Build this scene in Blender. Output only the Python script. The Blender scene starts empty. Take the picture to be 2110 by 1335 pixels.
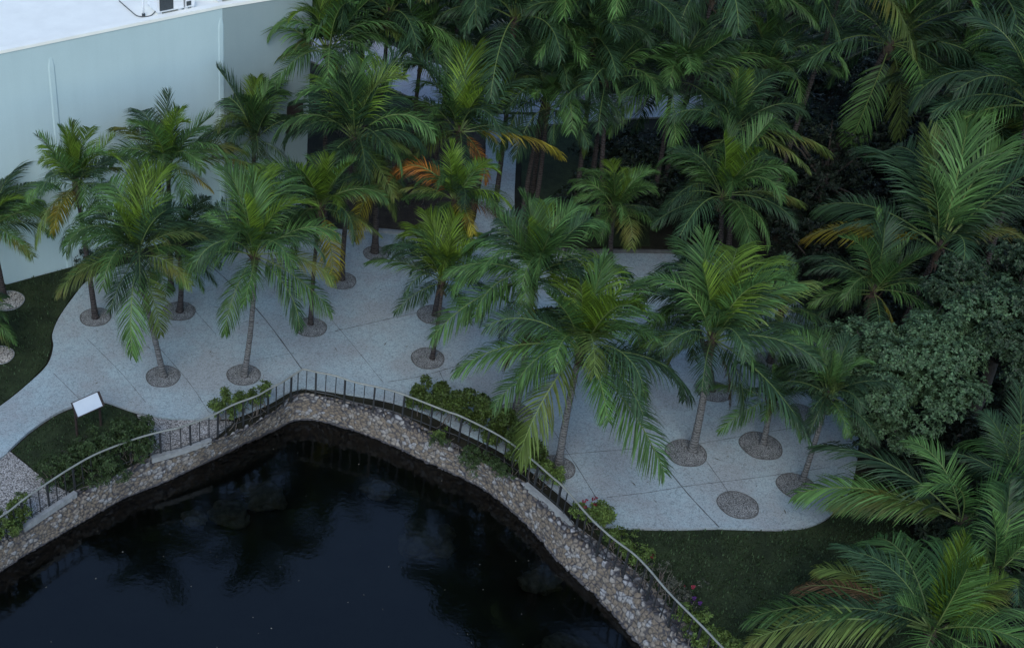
import bpy, math, random
import numpy as np
from mathutils import Vector, noise

# ------------------------------------------------------------------ camera, sky, sun, exposure
S = bpy.context.scene
COL = S.collection
R = math.radians
CAM_H, FPX, PPX, PPY, DIP = 29.0, 2783.8, 492.6, 667.5, 37.13     # metres, focal length and principal point of the 2110 px photo
cd = bpy.data.cameras.new('camera'); cam = bpy.data.objects.new('camera', cd); COL.objects.link(cam)
cam.location = (0, 0, CAM_H); cam.rotation_euler = (R(90 - DIP), 0, 0)
cd.sensor_width = 36; cd.lens = FPX / 2110 * 36; cd.shift_x = (1055 - PPX) / 2110; cd.clip_end = 600; cd.clip_start = 0.5
S.camera = cam
W = bpy.data.worlds.new('World'); S.world = W; W.use_nodes = True
SUN_EL, SUN_AZ = R(45), R(-165)                  # azimuth: compass angle from +Y, clockwise
nt = W.node_tree; bg = nt.nodes['Background']
sky = nt.nodes.new('ShaderNodeTexSky'); sky.sky_type = 'NISHITA'; sky.sun_disc = False
sky.sun_elevation = SUN_EL; sky.sun_rotation = SUN_AZ
sky.air_density = 1.0; sky.dust_density = 0.3; sky.ozone_density = 2.5
nt.links.new(sky.outputs[0], bg.inputs[0]); bg.inputs[1].default_value = 0.15
sl = bpy.data.lights.new('sun', 'SUN'); sl.energy = 1.15; sl.angle = R(36); sl.color = (1.0, 0.97, 0.92)
so = bpy.data.objects.new('sun', sl); COL.objects.link(so)
sd = Vector((math.sin(SUN_AZ) * math.cos(SUN_EL), math.cos(SUN_AZ) * math.cos(SUN_EL), math.sin(SUN_EL)))
so.rotation_euler = sd.to_track_quat('Z', 'Y').to_euler()
S.view_settings.view_transform = 'Standard'; S.view_settings.look = 'None'
S.view_settings.gamma = 1; S.view_settings.exposure = 0.6; S.view_settings.use_curve_mapping = False

# ------------------------------------------------------------------ where a photo point lies in the place
_d = R(DIP)
FW = np.array([0, math.cos(_d), -math.sin(_d)]); RT = np.array([1., 0, 0]); UP = np.cross(RT, FW); CC = np.array([0, 0, CAM_H])
def ray(x, y): return FW * FPX + RT * (x - PPX) - UP * (y - PPY)
def G(x, y, z=0.0):
    v = ray(x, y); return CC + v * ((z - CAM_H) / v[2])
def at_y(x, y, Y):
    v = ray(x, y); return CC + v * (Y / v[1])
def proj(P):
    v = P - CC; z = v @ FW
    return np.stack([PPX + FPX * (v @ RT) / z, PPY - FPX * (v @ UP) / z], -1)
rng = random.Random(7)

# ------------------------------------------------------------------ materials
def mat(name, rough=0.7, spec=0.3):
    m = bpy.data.materials.new(name); m.use_nodes = True
    p = m.node_tree.nodes['Principled BSDF']
    p.inputs['Roughness'].default_value = rough; p.inputs['Specular IOR Level'].default_value = spec
    return m, m.node_tree, p
def node(t, kind, **kw):
    n = t.nodes.new(kind)
    for k, v in kw.items(): setattr(n, k, v)
    return n
def noise_node(t, scale, detail=4, rough=0.55, coord=None):
    n = node(t, 'ShaderNodeTexNoise'); n.inputs['Scale'].default_value = scale
    n.inputs['Detail'].default_value = detail; n.inputs['Roughness'].default_value = rough
    if coord: t.links.new(coord, n.inputs['Vector'])
    return n
def ramp(t, src, stops, interp='LINEAR'):
    r = node(t, 'ShaderNodeValToRGB'); r.color_ramp.interpolation = interp
    e = r.color_ramp.elements
    while len(e) < len(stops): e.new(0.5)
    for i, (p, c) in enumerate(stops):
        e[i].position = p; e[i].color = (c, c, c, 1) if not hasattr(c, '__len__') else (*c, 1)
    t.links.new(src, r.inputs[0]); return r
def mix(t, fac, a, b, mode='MIX'):
    m = node(t, 'ShaderNodeMix', data_type='RGBA', blend_type=mode)
    for s, v in ((0, fac), (6, a), (7, b)):
        if hasattr(v, 'is_output'): t.links.new(v, m.inputs[s])
        elif s == 0: m.inputs[0].default_value = v
        else: m.inputs[s].default_value = (*v, 1)
    return m.outputs[2]
def bump(t, p, h, strength, dist=0.02):
    b = node(t, 'ShaderNodeBump'); b.inputs['Strength'].default_value = strength; b.inputs['Distance'].default_value = dist
    t.links.new(h, b.inputs['Height']); t.links.new(b.outputs[0], p.inputs['Normal'])
def obj_coord(t): return node(t, 'ShaderNodeTexCoord').outputs['Object']

def plain(name, c, rough=0.6, var=0.25, scale=6, spec=0.3, metal=0):
    m, t, p = mat(name, rough, spec); p.inputs['Metallic'].default_value = metal
    n = noise_node(t, scale, 5, 0.6, obj_coord(t))
    r = ramp(t, n.outputs[0], [(0.3, tuple(x * (1 - var) for x in c)), (0.7, tuple(min(1, x * (1 + var)) for x in c))])
    t.links.new(r.outputs[0], p.inputs['Base Color']); bump(t, p, n.outputs[0], 0.2)
    return m

def leaf_mat(name, c, tip=None, tr=0.25, rough=0.5, spec=0.20, spread=0.5):
    m, t, p = mat(name, rough, spec)
    info = node(t, 'ShaderNodeObjectInfo'); geo = node(t, 'ShaderNodeNewGeometry')
    a = tuple(x * (1 - spread * .55) for x in c); b = tuple(x * (1 + spread) for x in c)
    r0 = ramp(t, info.outputs['Random'], [(0, a), (1, b)])
    r1 = ramp(t, geo.outputs['Random Per Island'], [(0, 0.45), (0.7, 1.1), (1, 1.75)])
    col = mix(t, 1.0, r0.outputs[0], r1.outputs[0], 'MULTIPLY')
    if tip:                                      # dried patches with a shape of their own
        n = noise_node(t, 2.2, 3, 0.5, obj_coord(t))
        f = ramp(t, n.outputs[0], [(0.52, 0.0), (0.7, 0.55)])
        col = mix(t, f.outputs[0], col, tip)
    t.links.new(col, p.inputs['Base Color'])
    tl = node(t, 'ShaderNodeBsdfTranslucent'); t.links.new(col, tl.inputs[0])
    ms = node(t, 'ShaderNodeMixShader'); ms.inputs[0].default_value = tr
    t.links.new(p.outputs[0], ms.inputs[1]); t.links.new(tl.outputs[0], ms.inputs[2])
    t.links.new(ms.outputs[0], t.nodes['Material Output'].inputs[0])
    return m

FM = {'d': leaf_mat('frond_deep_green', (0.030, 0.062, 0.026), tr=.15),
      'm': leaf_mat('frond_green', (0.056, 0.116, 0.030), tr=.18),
      'b': leaf_mat('frond_young_green', (0.105, 0.175, 0.020), tr=0.35, spread=0.35),
      'y': leaf_mat('frond_yellowing', (0.085, 0.125, 0.028), tip=(0.15, 0.125, 0.028)),
      'Y': leaf_mat('frond_golden', (0.23, 0.20, 0.022), tip=(0.10, 0.055, 0.02)),
      'r': leaf_mat('frond_brown', (0.12, 0.070, 0.032), tip=(0.07, 0.04, 0.02)),
      'O': leaf_mat('frond_dead_orange', (0.27, 0.105, 0.018), tip=(0.16, 0.07, 0.02), spread=0.2)}
RACH = leaf_mat('frond_midrib', (0.105, 0.145, 0.042), tr=0, spread=0.4)

def trunk_mat(name, a, b):
    m, t, p = mat(name, 0.85, 0.2)
    tc = obj_coord(t)
    w = node(t, 'ShaderNodeTexWave', bands_direction='Z'); w.inputs['Scale'].default_value = 3.1
    w.inputs['Distortion'].default_value = 7; w.inputs['Detail'].default_value = 3; w.inputs['Detail Scale'].default_value = 2.5
    t.links.new(tc, w.inputs['Vector'])
    n = noise_node(t, 4, 6, 0.65, tc)
    c0 = mix(t, n.outputs[0], a, b)
    r = ramp(t, w.outputs[0], [(0.08, 0.42), (0.4, 1.0)])
    t.links.new(mix(t, 1.0, c0, r.outputs[0], 'MULTIPLY'), p.inputs['Base Color'])
    bump(t, p, w.outputs[0], 0.6, 0.03)
    return m
TRUNK_PALE = trunk_mat('palm_bark_pale', (0.085, 0.083, 0.078), (0.23, 0.225, 0.215))
TRUNK_DARK = trunk_mat('palm_bark_dark', (0.032, 0.027, 0.025), (0.085, 0.072, 0.066))
FIBRE = plain('palm_fibre', (0.060, 0.042, 0.030), 0.9, 0.5, 9)
BARK = plain('tree_bark', (0.040, 0.034, 0.028), 0.9, 0.4, 8)

def paving_mat(name, base, spec_dark, crack=0.62):
    m, t, p = mat(name, 0.75, 0.25)
    tc = obj_coord(t)
    big = noise_node(t, 0.32, 5, 0.6, tc); sp = noise_node(t, 17, 3, 0.75, tc); sp2 = noise_node(t, 55, 2, 0.6, tc)
    warp = noise_node(t, 1.6, 3, 0.6, tc)
    wv = mix(t, 0.28, tc, warp.outputs['Color'], 'ADD')
    vo = node(t, 'ShaderNodeTexVoronoi', feature='DISTANCE_TO_EDGE'); vo.inputs['Scale'].default_value = 3.0
    t.links.new(wv, vo.inputs['Vector'])
    cr = ramp(t, vo.outputs['Distance'], [(0.0, crack), (0.075, 1.0)])
    brk = noise_node(t, 1.1, 4, 0.7, tc); bf = ramp(t, brk.outputs[0], [(0.42, 0.0), (0.62, 1.0)])
    st = noise_node(t, 0.55, 6, 0.68, tc); sf = ramp(t, st.outputs[0], [(0.40, 1.0), (0.62, 0.0)])
    c = mix(t, big.outputs[0], tuple(x * 0.80 for x in base), tuple(x * 1.2 for x in base))
    c = mix(t, sf.outputs[0], c, (base[0] * .9, base[1] * .80, base[2] * .78))
    c2 = mix(t, 1.0, c, cr.outputs[0], 'MULTIPLY'); c = mix(t, bf.outputs[0], c, c2)
    sr = ramp(t, sp.outputs[0], [(0.36, spec_dark), (0.5, 1.0)]); c = mix(t, 1.0, c, sr.outputs[0], 'MULTIPLY')
    sr2 = ramp(t, sp2.outputs[0], [(0.35, 0.72), (0.6, 1.12)]); c = mix(t, 1.0, c, sr2.outputs[0], 'MULTIPLY')
    t.links.new(c, p.inputs['Base Color']); bump(t, p, cr.outputs[0], 0.25, 0.01)
    return m
PAVE = paving_mat('stamped_concrete', (0.35, 0.435, 0.45), 0.66, 0.78)
PATHM = paving_mat('path_concrete', (0.40, 0.43, 0.45), 0.72, 0.8)
def gravel_mat(name, a, b, scale):
    m, t, p = mat(name, 0.9, 0.2)
    tc = obj_coord(t)
    vo = node(t, 'ShaderNodeTexVoronoi'); vo.inputs['Scale'].default_value = scale; t.links.new(tc, vo.inputs['Vector'])
    n = noise_node(t, 2.0, 4, 0.6, tc)
    c = mix(t, vo.outputs['Color'], a, b)
    r = ramp(t, vo.outputs['Distance'], [(0.25, 1.0), (0.75, 0.28)]); c = mix(t, 1.0, c, r.outputs[0], 'MULTIPLY')
    r2 = ramp(t, n.outputs[0], [(0.3, 0.7), (0.7, 1.15)]); c = mix(t, 1.0, c, r2.outputs[0], 'MULTIPLY')
    t.links.new(c, p.inputs['Base Color']); bump(t, p, vo.outputs['Distance'], 0.8, 0.03)
    return m
GRAVEL = gravel_mat('gravel', (0.30, 0.28, 0.25), (0.62, 0.60, 0.57), 22)
PITG = gravel_mat('pit_gravel', (0.20, 0.205, 0.20), (0.44, 0.45, 0.43), 30)
SANDG = gravel_mat('pale_sand', (0.46, 0.42, 0.36), (0.62, 0.58, 0.52), 16)
def grass_mat(name, a, b, s=1.2):
    m, t, p = mat(name, 0.9, 0.15)
    tc = obj_coord(t); n = noise_node(t, s, 6, 0.65, tc); f = noise_node(t, 30, 3, 0.7, tc)
    c = mix(t, ramp(t, n.outputs[0], [(0.35, 0.0), (0.68, 1.0)]).outputs[0], a, b)
    c = mix(t, 1.0, c, ramp(t, f.outputs[0], [(0.3, 0.45), (0.7, 1.45)]).outputs[0], 'MULTIPLY')
    t.links.new(c, p.inputs['Base Color']); bump(t, p, f.outputs[0], 0.7, 0.03)
    return m
LAWN = grass_mat('lawn_turf', (0.017, 0.025, 0.012), (0.034, 0.050, 0.021))
SOIL = grass_mat('dark_soil', (0.014, 0.014, 0.010), (0.030, 0.030, 0.019), 0.8)
MULCH = grass_mat('mulch', (0.035, 0.028, 0.022), (0.07, 0.056, 0.042), 2.0)
BLADE = leaf_mat('grass_blade', (0.026, 0.046, 0.018), tr=0.2, rough=0.6, spec=0.2)
JOINT = plain('joint_sealant', (0.085, 0.09, 0.095), 0.9, 0.3, 5)
CONC = plain('kerb_concrete', (0.23, 0.24, 0.235), 0.8, 0.22, 5)
KERBD = plain('dark_kerb', (0.10, 0.10, 0.095), 0.85, 0.3, 5)
IRON = plain('black_iron', (0.022, 0.024, 0.025), 0.5, 0.3, 10, 0.5)
RAILM = plain('painted_handrail', (0.22, 0.23, 0.20), 0.38, 0.25, 3, 0.5)
WHITE = plain('white_roof', (0.85, 0.85, 0.76), 0.7, 0.05, 1.2)
EQUIP = plain('painted_metal', (0.76, 0.78, 0.79), 0.45, 0.05, 3, 0.5)
GRILLE = plain('dark_grille', (0.05, 0.06, 0.065), 0.6, 0.2, 20)
PANEL = plain('white_panel', (0.55, 0.60, 0.63), 0.35, 0.03, 3, 0.5)
BROWN = plain('brown_post', (0.035, 0.026, 0.022), 0.7, 0.3, 12)
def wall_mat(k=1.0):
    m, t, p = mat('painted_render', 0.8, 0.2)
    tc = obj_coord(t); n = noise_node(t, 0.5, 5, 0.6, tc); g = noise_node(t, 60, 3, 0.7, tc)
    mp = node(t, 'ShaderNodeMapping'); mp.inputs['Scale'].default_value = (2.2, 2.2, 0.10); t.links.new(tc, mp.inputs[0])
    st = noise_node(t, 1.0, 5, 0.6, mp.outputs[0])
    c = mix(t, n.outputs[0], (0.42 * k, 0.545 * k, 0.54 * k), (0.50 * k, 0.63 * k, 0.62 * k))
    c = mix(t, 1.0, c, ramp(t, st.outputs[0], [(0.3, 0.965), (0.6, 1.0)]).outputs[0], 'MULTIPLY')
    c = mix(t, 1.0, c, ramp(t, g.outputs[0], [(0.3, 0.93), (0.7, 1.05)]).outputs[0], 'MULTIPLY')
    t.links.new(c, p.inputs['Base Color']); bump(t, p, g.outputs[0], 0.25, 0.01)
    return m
WALLM = wall_mat(); WALL_SHADED = wall_mat(0.55)  # second copy is darker: shade of the right wall section put into its colour
def stone_mat():
    m, t, p = mat('rubble_stone', 0.85, 0.2)
    at = node(t, 'ShaderNodeAttribute', attribute_name='stone'); hi = node(t, 'ShaderNodeAttribute', attribute_name='joint')
    n = noise_node(t, 14, 5, 0.65, obj_coord(t))
    c = ramp(t, at.outputs['Fac'], [(0.0, (0.17, 0.14, 0.105)), (0.35, (0.24, 0.215, 0.18)), (0.7, (0.27, 0.27, 0.265)), (1.0, (0.275, 0.275, 0.28))]).outputs[0]
    c = mix(t, 1.0, c, ramp(t, n.outputs[0], [(0.25, 0.5), (0.65, 1.2)]).outputs[0], 'MULTIPLY')
    c = mix(t, hi.outputs['Fac'], (0.045, 0.045, 0.05), c)
    t.links.new(c, p.inputs['Base Color']); bump(t, p, n.outputs[0], 0.5, 0.02)
    return m
STONE = stone_mat()
def water_mat():
    m = bpy.data.materials.new('pond_water'); m.use_nodes = True; t = m.node_tree
    t.nodes.remove(t.nodes['Principled BSDF'])
    tc = obj_coord(t); n1 = noise_node(t, 1.3, 3, 0.5, tc); n2 = noise_node(t, 7, 2, 0.5, tc)
    s = mix(t, 0.3, n1.outputs[0], n2.outputs[0])
    b = node(t, 'ShaderNodeBump'); b.inputs['Strength'].default_value = 0.16; b.inputs['Distance'].default_value = 0.06
    t.links.new(s, b.inputs['Height'])
    gl = node(t, 'ShaderNodeBsdfGlossy'); gl.inputs['Roughness'].default_value = 0.08; gl.inputs[0].default_value = (1, 1, 1, 1)
    tr = node(t, 'ShaderNodeBsdfTransparent'); tr.inputs[0].default_value = (0.30, 0.33, 0.30, 1)
    fr = node(t, 'ShaderNodeFresnel'); fr.inputs[0].default_value = 1.50
    t.links.new(b.outputs[0], gl.inputs['Normal']); t.links.new(b.outputs[0], fr.inputs['Normal'])
    ms = node(t, 'ShaderNodeMixShader'); t.links.new(fr.outputs[0], ms.inputs[0])
    t.links.new(tr.outputs[0], ms.inputs[1]); t.links.new(gl.outputs[0], ms.inputs[2])
    t.links.new(ms.outputs[0], t.nodes['Material Output'].inputs[0])
    return m
WATER = water_mat()
BED = plain('pond_bed', (0.036, 0.042, 0.040), 0.95, 0.4, 0.6)
ROCKW = plain('wet_rock', (0.13, 0.135, 0.13), 0.8, 0.6, 5)
LF = {'hedge': leaf_mat('hedge_leaf', (0.072, 0.110, 0.026), tr=0.25),
      'deep': leaf_mat('deep_leaf', (0.036, 0.060, 0.020), tr=0.2),
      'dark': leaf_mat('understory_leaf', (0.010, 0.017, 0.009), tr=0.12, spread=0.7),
      'tree': leaf_mat('tree_leaf', (0.048, 0.086, 0.038), tr=0.2, rough=0.5, spec=.3, spread=0.6),
      'grey': leaf_mat('dry_leaf', (0.060, 0.062, 0.045), tr=0.15),
      'olive': leaf_mat('olive_leaf', (0.085, 0.085, 0.030), tr=0.15),
      'rust': leaf_mat('rust_leaf', (0.14, 0.050, 0.030), tr=0.15),
      'red': leaf_mat('red_flower', (0.22, 0.025, 0.045), tr=0.3), 'purple': leaf_mat('purple_flower', (0.10, 0.03, 0.18), tr=0.3)}
TWIG = plain('twig_bark', (0.13, 0.11, 0.09), 0.9, 0.4, 10)

# ------------------------------------------------------------------ helpers
def link(name, me, m=None, parent=None, loc=None):
    o = bpy.data.objects.new(name, me); COL.objects.link(o)
    if m is not None: me.materials.append(m)
    if parent: o.parent = parent
    if loc is not None: o.location = loc
    return o
def mesh(name, V, F, smooth=False):
    me = bpy.data.meshes.new(name); me.from_pydata([tuple(v) for v in V], [], F); me.update()
    if smooth: me.polygons.foreach_set('use_smooth', [True] * len(me.polygons))
    return me
def tag(o, label, cat, group=None):
    o['label'] = label; o['category'] = cat
    if group: o['group'] = group
    return o
def thing(name, label, cat, loc, group=None, rz=0):
    o = bpy.data.objects.new(name, None); COL.objects.link(o); o.location = loc; o.rotation_euler[2] = rz
    o.empty_display_size = 0.3
    return tag(o, label, cat, group)
def structure(o): o['kind'] = 'structure'; return o
def box(V, F, x0, y0, z0, x1, y1, z1):
    b = len(V)
    V += [(x0, y0, z0), (x1, y0, z0), (x1, y1, z0), (x0, y1, z0), (x0, y0, z1), (x1, y0, z1), (x1, y1, z1), (x0, y1, z1)]
    F += [(b, b + 3, b + 2, b + 1), (b + 4, b + 5, b + 6, b + 7), (b, b + 1, b + 5, b + 4), (b + 1, b + 2, b + 6, b + 5), (b + 2, b + 3, b + 7, b + 6), (b + 3, b, b + 4, b + 7)]
def tube(V, F, pts, rads, n=8, cap=True):
    pts = [Vector(p) for p in pts]; base = len(V); ref = Vector((0.31, 0.77, 0.2))
    for i, p in enumerate(pts):
        t = (pts[min(i + 1, len(pts) - 1)] - pts[max(i - 1, 0)]).normalized()
        u = t.cross(ref)
        if u.length < 1e-3: u = t.cross(Vector((1, 0, 0)))
        u.normalize(); w = t.cross(u); r = rads[i] if hasattr(rads, '__len__') else rads
        for k in range(n):
            a = 2 * math.pi * k / n; V.append(p + (u * math.cos(a) + w * math.sin(a)) * r)
    for i in range(len(pts) - 1):
        for k in range(n):
            a = base + i * n + k; b = base + i * n + (k + 1) % n; F.append((a, b, b + n, a + n))
    if cap: F.append(tuple(base + k for k in range(n))[::-1]); F.append(tuple(base + (len(pts) - 1) * n + k for k in range(n)))
def catmull(P, n):
    P = [np.array(p, float) for p in P]; out = []
    for i in range(len(P) - 1):
        a = P[max(i - 1, 0)]; b = P[i]; c = P[i + 1]; d = P[min(i + 2, len(P) - 1)]
        for k in range(n):
            t = k / n; out.append(.5 * ((2 * b) + (c - a) * t + (2 * a - 5 * b + 4 * c - d) * t * t + (3 * b - a - 3 * c + d) * t ** 3))
    out.append(P[-1]); return out
import bmesh
def sheet(name, outline, z, m, thick=0.0, holes=(), kind='structure', bev=0):
    """a flat sheet (with real thickness) filling an outline given in plan metres"""
    bm = bmesh.new(); edges = []
    for loop in (outline,) + tuple(holes):
        vs = [bm.verts.new((p[0], p[1], z)) for p in loop]
        edges += [bm.edges.new((vs[i], vs[(i + 1) % len(vs)])) for i in range(len(vs))]
    bmesh.ops.triangle_fill(bm, edges=edges, use_beauty=True)
    for f in bm.faces:
        if f.normal.z < 0: f.normal_flip()
    if thick:
        be = [e for e in bm.edges if e.is_boundary]
        r = bmesh.ops.extrude_edge_only(bm, edges=be)
        for v in [g for g in r['geom'] if isinstance(g, bmesh.types.BMVert)]: v.co.z -= thick
        bmesh.ops.recalc_face_normals(bm, faces=bm.faces)
    me = bpy.data.meshes.new(name); bm.to_mesh(me); bm.free()
    o = link(name, me, m)
    if kind: o['kind'] = kind
    return o
def gp(L, z=0.0): return [tuple(G(x, y, z)[:2]) for x, y in L]
def curve(L, n=6, z=0.0): return [tuple(p) for p in catmull(gp(L, z), n)]

# ------------------------------------------------------------------ ground, pond
WATER_Z = -1.0
PAIRS = [((-330, 1330), (-330, 1420)), ((-150, 1215), (-150, 1290)), ((0, 1118), (0, 1180)), ((55, 1083), (75, 1132)), ((155, 1018), (180, 1072)), ((230, 985), (260, 1026)),
         ((315, 945), (345, 992)), ((432, 910), (450, 940)), ((500, 885), (520, 905)), ((560, 850), (570, 884)), ((600, 822), (605, 868)),
         ((640, 814), (650, 867)), ((700, 828), (700, 880)), ((760, 840), (760, 900)), ((820, 857), (818, 925)), ((880, 890), (870, 950)),
         ((950, 928), (935, 978)), ((1020, 965), (1000, 1012)), ((1085, 1003), (1060, 1060)), ((1130, 1045), (1105, 1105)),
         ((1175, 1082), (1150, 1160)), ((1250, 1138), (1200, 1205)), ((1330, 1205), (1255, 1262)), ((1380, 1262), (1300, 1315)),
         ((1440, 1325), (1350, 1370)), ((1560, 1480), (1440, 1500))]
rim = catmull([G(*a) for a, b in PAIRS], 8); wl = catmull([G(*b, WATER_Z) for a, b in PAIRS], 8)
far = [(rim[-1][0] + 2, 12), (0, 8), (-16, 10)]
hole = [tuple(p[:2]) for p in rim] + far
structure(sheet('ground', [(-160, -60), (160, -60), (160, 260), (-160, 260)], -0.06, SOIL, holes=[hole]))
structure(link('pond_bed', mesh('pond_bed', [(-60, -20, -2.3), (60, -20, -2.3), (60, 60, -2.3), (-60, 60, -2.3)], [(0, 1, 2, 3)]), BED))
wv = [tuple(p[:2]) for p in catmull([G(*b, WATER_Z) + (0.3 if 0 else 0) for a, b in PAIRS], 4)]
wout = []
for (a, b) in zip(rim[::2], wl[::2]):
    wout.append(tuple((np.array(b) * 0.7 + np.array(a) * 0.3)[:2]))
structure(sheet('water', wout + far, WATER_Z, WATER))

def stone_wall():
    # loft from behind the rim, over a rough capping, down the battered face to under the water
    n = 1500; m = 58
    def resample(P, n):
        P = np.array(P); s = np.r_[0, np.cumsum(np.linalg.norm(np.diff(P, axis=0), axis=1))]
        return np.stack([np.interp(np.linspace(0, s[-1], n), s, P[:, k]) for k in range(3)], 1), s[-1]
    # sample both with the rim's own parameter so matching pairs stay opposite each other
    idx = np.linspace(0, len(rim) - 1, 40 * len(rim)); ri = np.array(rim); wi = np.array(wl)
    rr = np.stack([np.interp(idx, range(len(ri)), ri[:, k]) for k in range(3)], 1)
    ww = np.stack([np.interp(idx, range(len(wi)), wi[:, k]) for k in range(3)], 1)
    s = np.r_[0, np.cumsum(np.linalg.norm(np.diff(rr, axis=0), axis=1))]; u = np.linspace(0, s[-1], n)
    rr = np.stack([np.interp(u, s, rr[:, k]) for k in range(3)], 1); ww = np.stack([np.interp(u, s, ww[:, k]) for k in range(3)], 1)
    V = []; st = []; jt = []
    for i in range(n):
        a, b = rr[i], ww[i]; d = b - a; dh = d.copy(); dh[2] = 0; L = np.linalg.norm(dh) + 1e-6; dn = dh / L
        outv = Vector((dn[0] * .75, dn[1] * .75, .66))
        for j in range(m):
            v = j / (m - 1)
            if v < .38:
                q = v / .38; p = a + dn * (-0.12 + (0.12 + L * .52) * q); z = 0.03 + 0.03 * math.sin(q * 3.14) - 0.18 * q * q
            else:
                q = (v - .38) / .62; p = a + dn * (L * .52 + (L * .50) * q); z = -0.15 - .93 * q ** .92
            P = Vector((p[0], p[1], z))
            sc = 4.6 + 1.5 * noise.noise(P * .35)
            Q = Vector((P.x, P.y, P.z * 1.25)) * 6.2 + Vector((noise.noise(P * 3), noise.noise(P * 3 + Vector((9, 2, 1))), 0)) * .45
            dd, pt = noise.voronoi(Q)
            e = dd[1] - dd[0]; h = min(1, e / .32)
            rid = noise.cell(pt[0] * 7.3)
            loose = max(0, 1 - abs(v - .2) / .22)
            k = (.045 + .05 * loose) * (h ** .6 - .55) + (rid - .5) * (.035 + .07 * loose) + .02 * noise.noise(P * 9)
            V.append(P + outv * k); st.append(min(1, max(0, (rid * .75 + .35 * loose + .12 * noise.noise(P * .7)) * (1 if v < .8 else .8)))); jt.append(min(1, max(0, (e - .02 - .30 * loose * (.5 + .5 * noise.noise(P * 1.7 + Vector((3, 1, 7))))) / .16)) * (1 - .75 * loose * max(0, noise.noise(P * 2.6))) * (1 - .8 * loose * (noise.noise(P * 4.3 + Vector((5, 5, 5))) > .02)) * (1 if P.z > -.93 + .05 * noise.noise(P * 2) else .12))
    F = [(i * m + j, i * m + j + 1, (i + 1) * m + j + 1, (i + 1) * m + j) for i in range(n - 1) for j in range(m - 1)]
    me = mesh('stone_wall', V, F, True)
    for nm, dat in (('stone', st), ('joint', jt)):
        at = me.attributes.new(nm, 'FLOAT', 'POINT'); at.data.foreach_set('value', dat)
    tag(link('stone_wall', me, STONE), 'long curving rubble stone retaining wall rising from the dark pond', 'wall')
stone_wall()

# ------------------------------------------------------------------ paving, lawns, gravel
PLAZA = [(-330, 1045), (-150, 940), (0, 838), (60, 790), (98, 752), (110, 715), (108, 690), (122, 655), (150, 615), (180, 580), (230, 555), (300, 535), (400, 508), (480, 490),
         (560, 478), (640, 470), (720, 475), (790, 480), (870, 487), (940, 484), (975, 465), (988, 400), (1000, 330), (1008, 262), (1070, 262), (1064, 320),
         (1060, 420), (1066, 480), (1100, 512), (1180, 522), (1290, 523), (1400, 526), (1500, 542), (1600, 590), (1660, 640), (1710, 700), (1750, 800), (1768, 900),
         (1758, 990), (1732, 1040), (1700, 1070), (1660, 1086), (1600, 1091), (1480, 1088), (1370, 1090), (1250, 1085), (1215, 1068), (1150, 1015), (1085, 962), (1020, 922),
         (950, 888), (880, 852), (800, 826), (720, 812), (640, 800), (600, 805), (555, 830), (490, 857), (440, 862), (350, 862), (280, 849), (215, 827),
         (180, 828), (120, 850), (60, 890), (20, 927), (0, 945), (-150, 1050), (-330, 1150)]
structure(sheet('plaza', [tuple(p) for p in catmull(gp(PLAZA), 4)], 0.03, PAVE, 0.12))
structure(sheet('back_path', curve([(600, 60), (760, 80), (920, 140), (1080, 172), (1260, 195), (1500, 200), (1500, 235), (1290, 245), (1070, 262), (1008, 262), (880, 216), (780, 172), (680, 142), (600, 110)], 4), 0.026, PATHM, 0.1))
structure(sheet('gravel', curve([(20, 929), (95, 990), (150, 1018), (55, 1082), (0, 1116), (-150, 1213), (-330, 1320), (-330, 1155), (-150, 1054), (0, 948)], 1), -0.01, GRAVEL, 0.06))
structure(sheet('gravel_strip', curve([(282, 853), (350, 865), (440, 865), (480, 868), (435, 908), (315, 943)], 1), -0.01, GRAVEL, 0.06))
ISLAND = [(24, 928), (62, 893), (121, 853), (181, 831), (214, 830), (279, 852), (290, 885), (313, 942), (155, 1015), (97, 988)]
LEFTL = [(-330, 1040), (-150, 936), (0, 834), (58, 787), (95, 749), (106, 714), (104, 690), (118, 655), (146, 613), (176, 577), (215, 532), (160, 546), (0, 589), (-330, 690)]
RIGHTL = [(1262, 1089), (1370, 1093), (1480, 1091), (1600, 1094), (1660, 1089), (1702, 1073), (1735, 1042), (1850, 1060), (1960, 1200), (1960, 1480), (1570, 1480), (1448, 1328), (1388, 1264), (1338, 1208), (1258, 1140), (1225, 1090)]
structure(sheet('shaded_lawn', gp([(1075, 275), (1290, 262), (1330, 330), (1340, 505), (1180, 508), (1105, 498), (1074, 460)]), -0.022, LAWN, 0.03))
for nm, L in (('grass_island', ISLAND), ('left_lawn', LEFTL), ('right_lawn', RIGHTL)): structure(sheet(nm, gp(L), -0.02, LAWN, 0.05))
structure(sheet('planting_bed', gp([(735, 478), (830, 486), (930, 484), (968, 464), (985, 400), (996, 330), (1004, 268), (880, 222), (760, 260), (700, 380)]), -0.025, MULCH, 0.04))
def inside(p, poly):
    c = False; j = len(poly) - 1
    for i in range(len(poly)):
        if (poly[i][1] > p[1]) != (poly[j][1] > p[1]) and p[0] < (poly[j][0] - poly[i][0]) * (p[1] - poly[i][1]) / (poly[j][1] - poly[i][1]) + poly[i][0]: c = not c
        j = i
    return c
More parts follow.
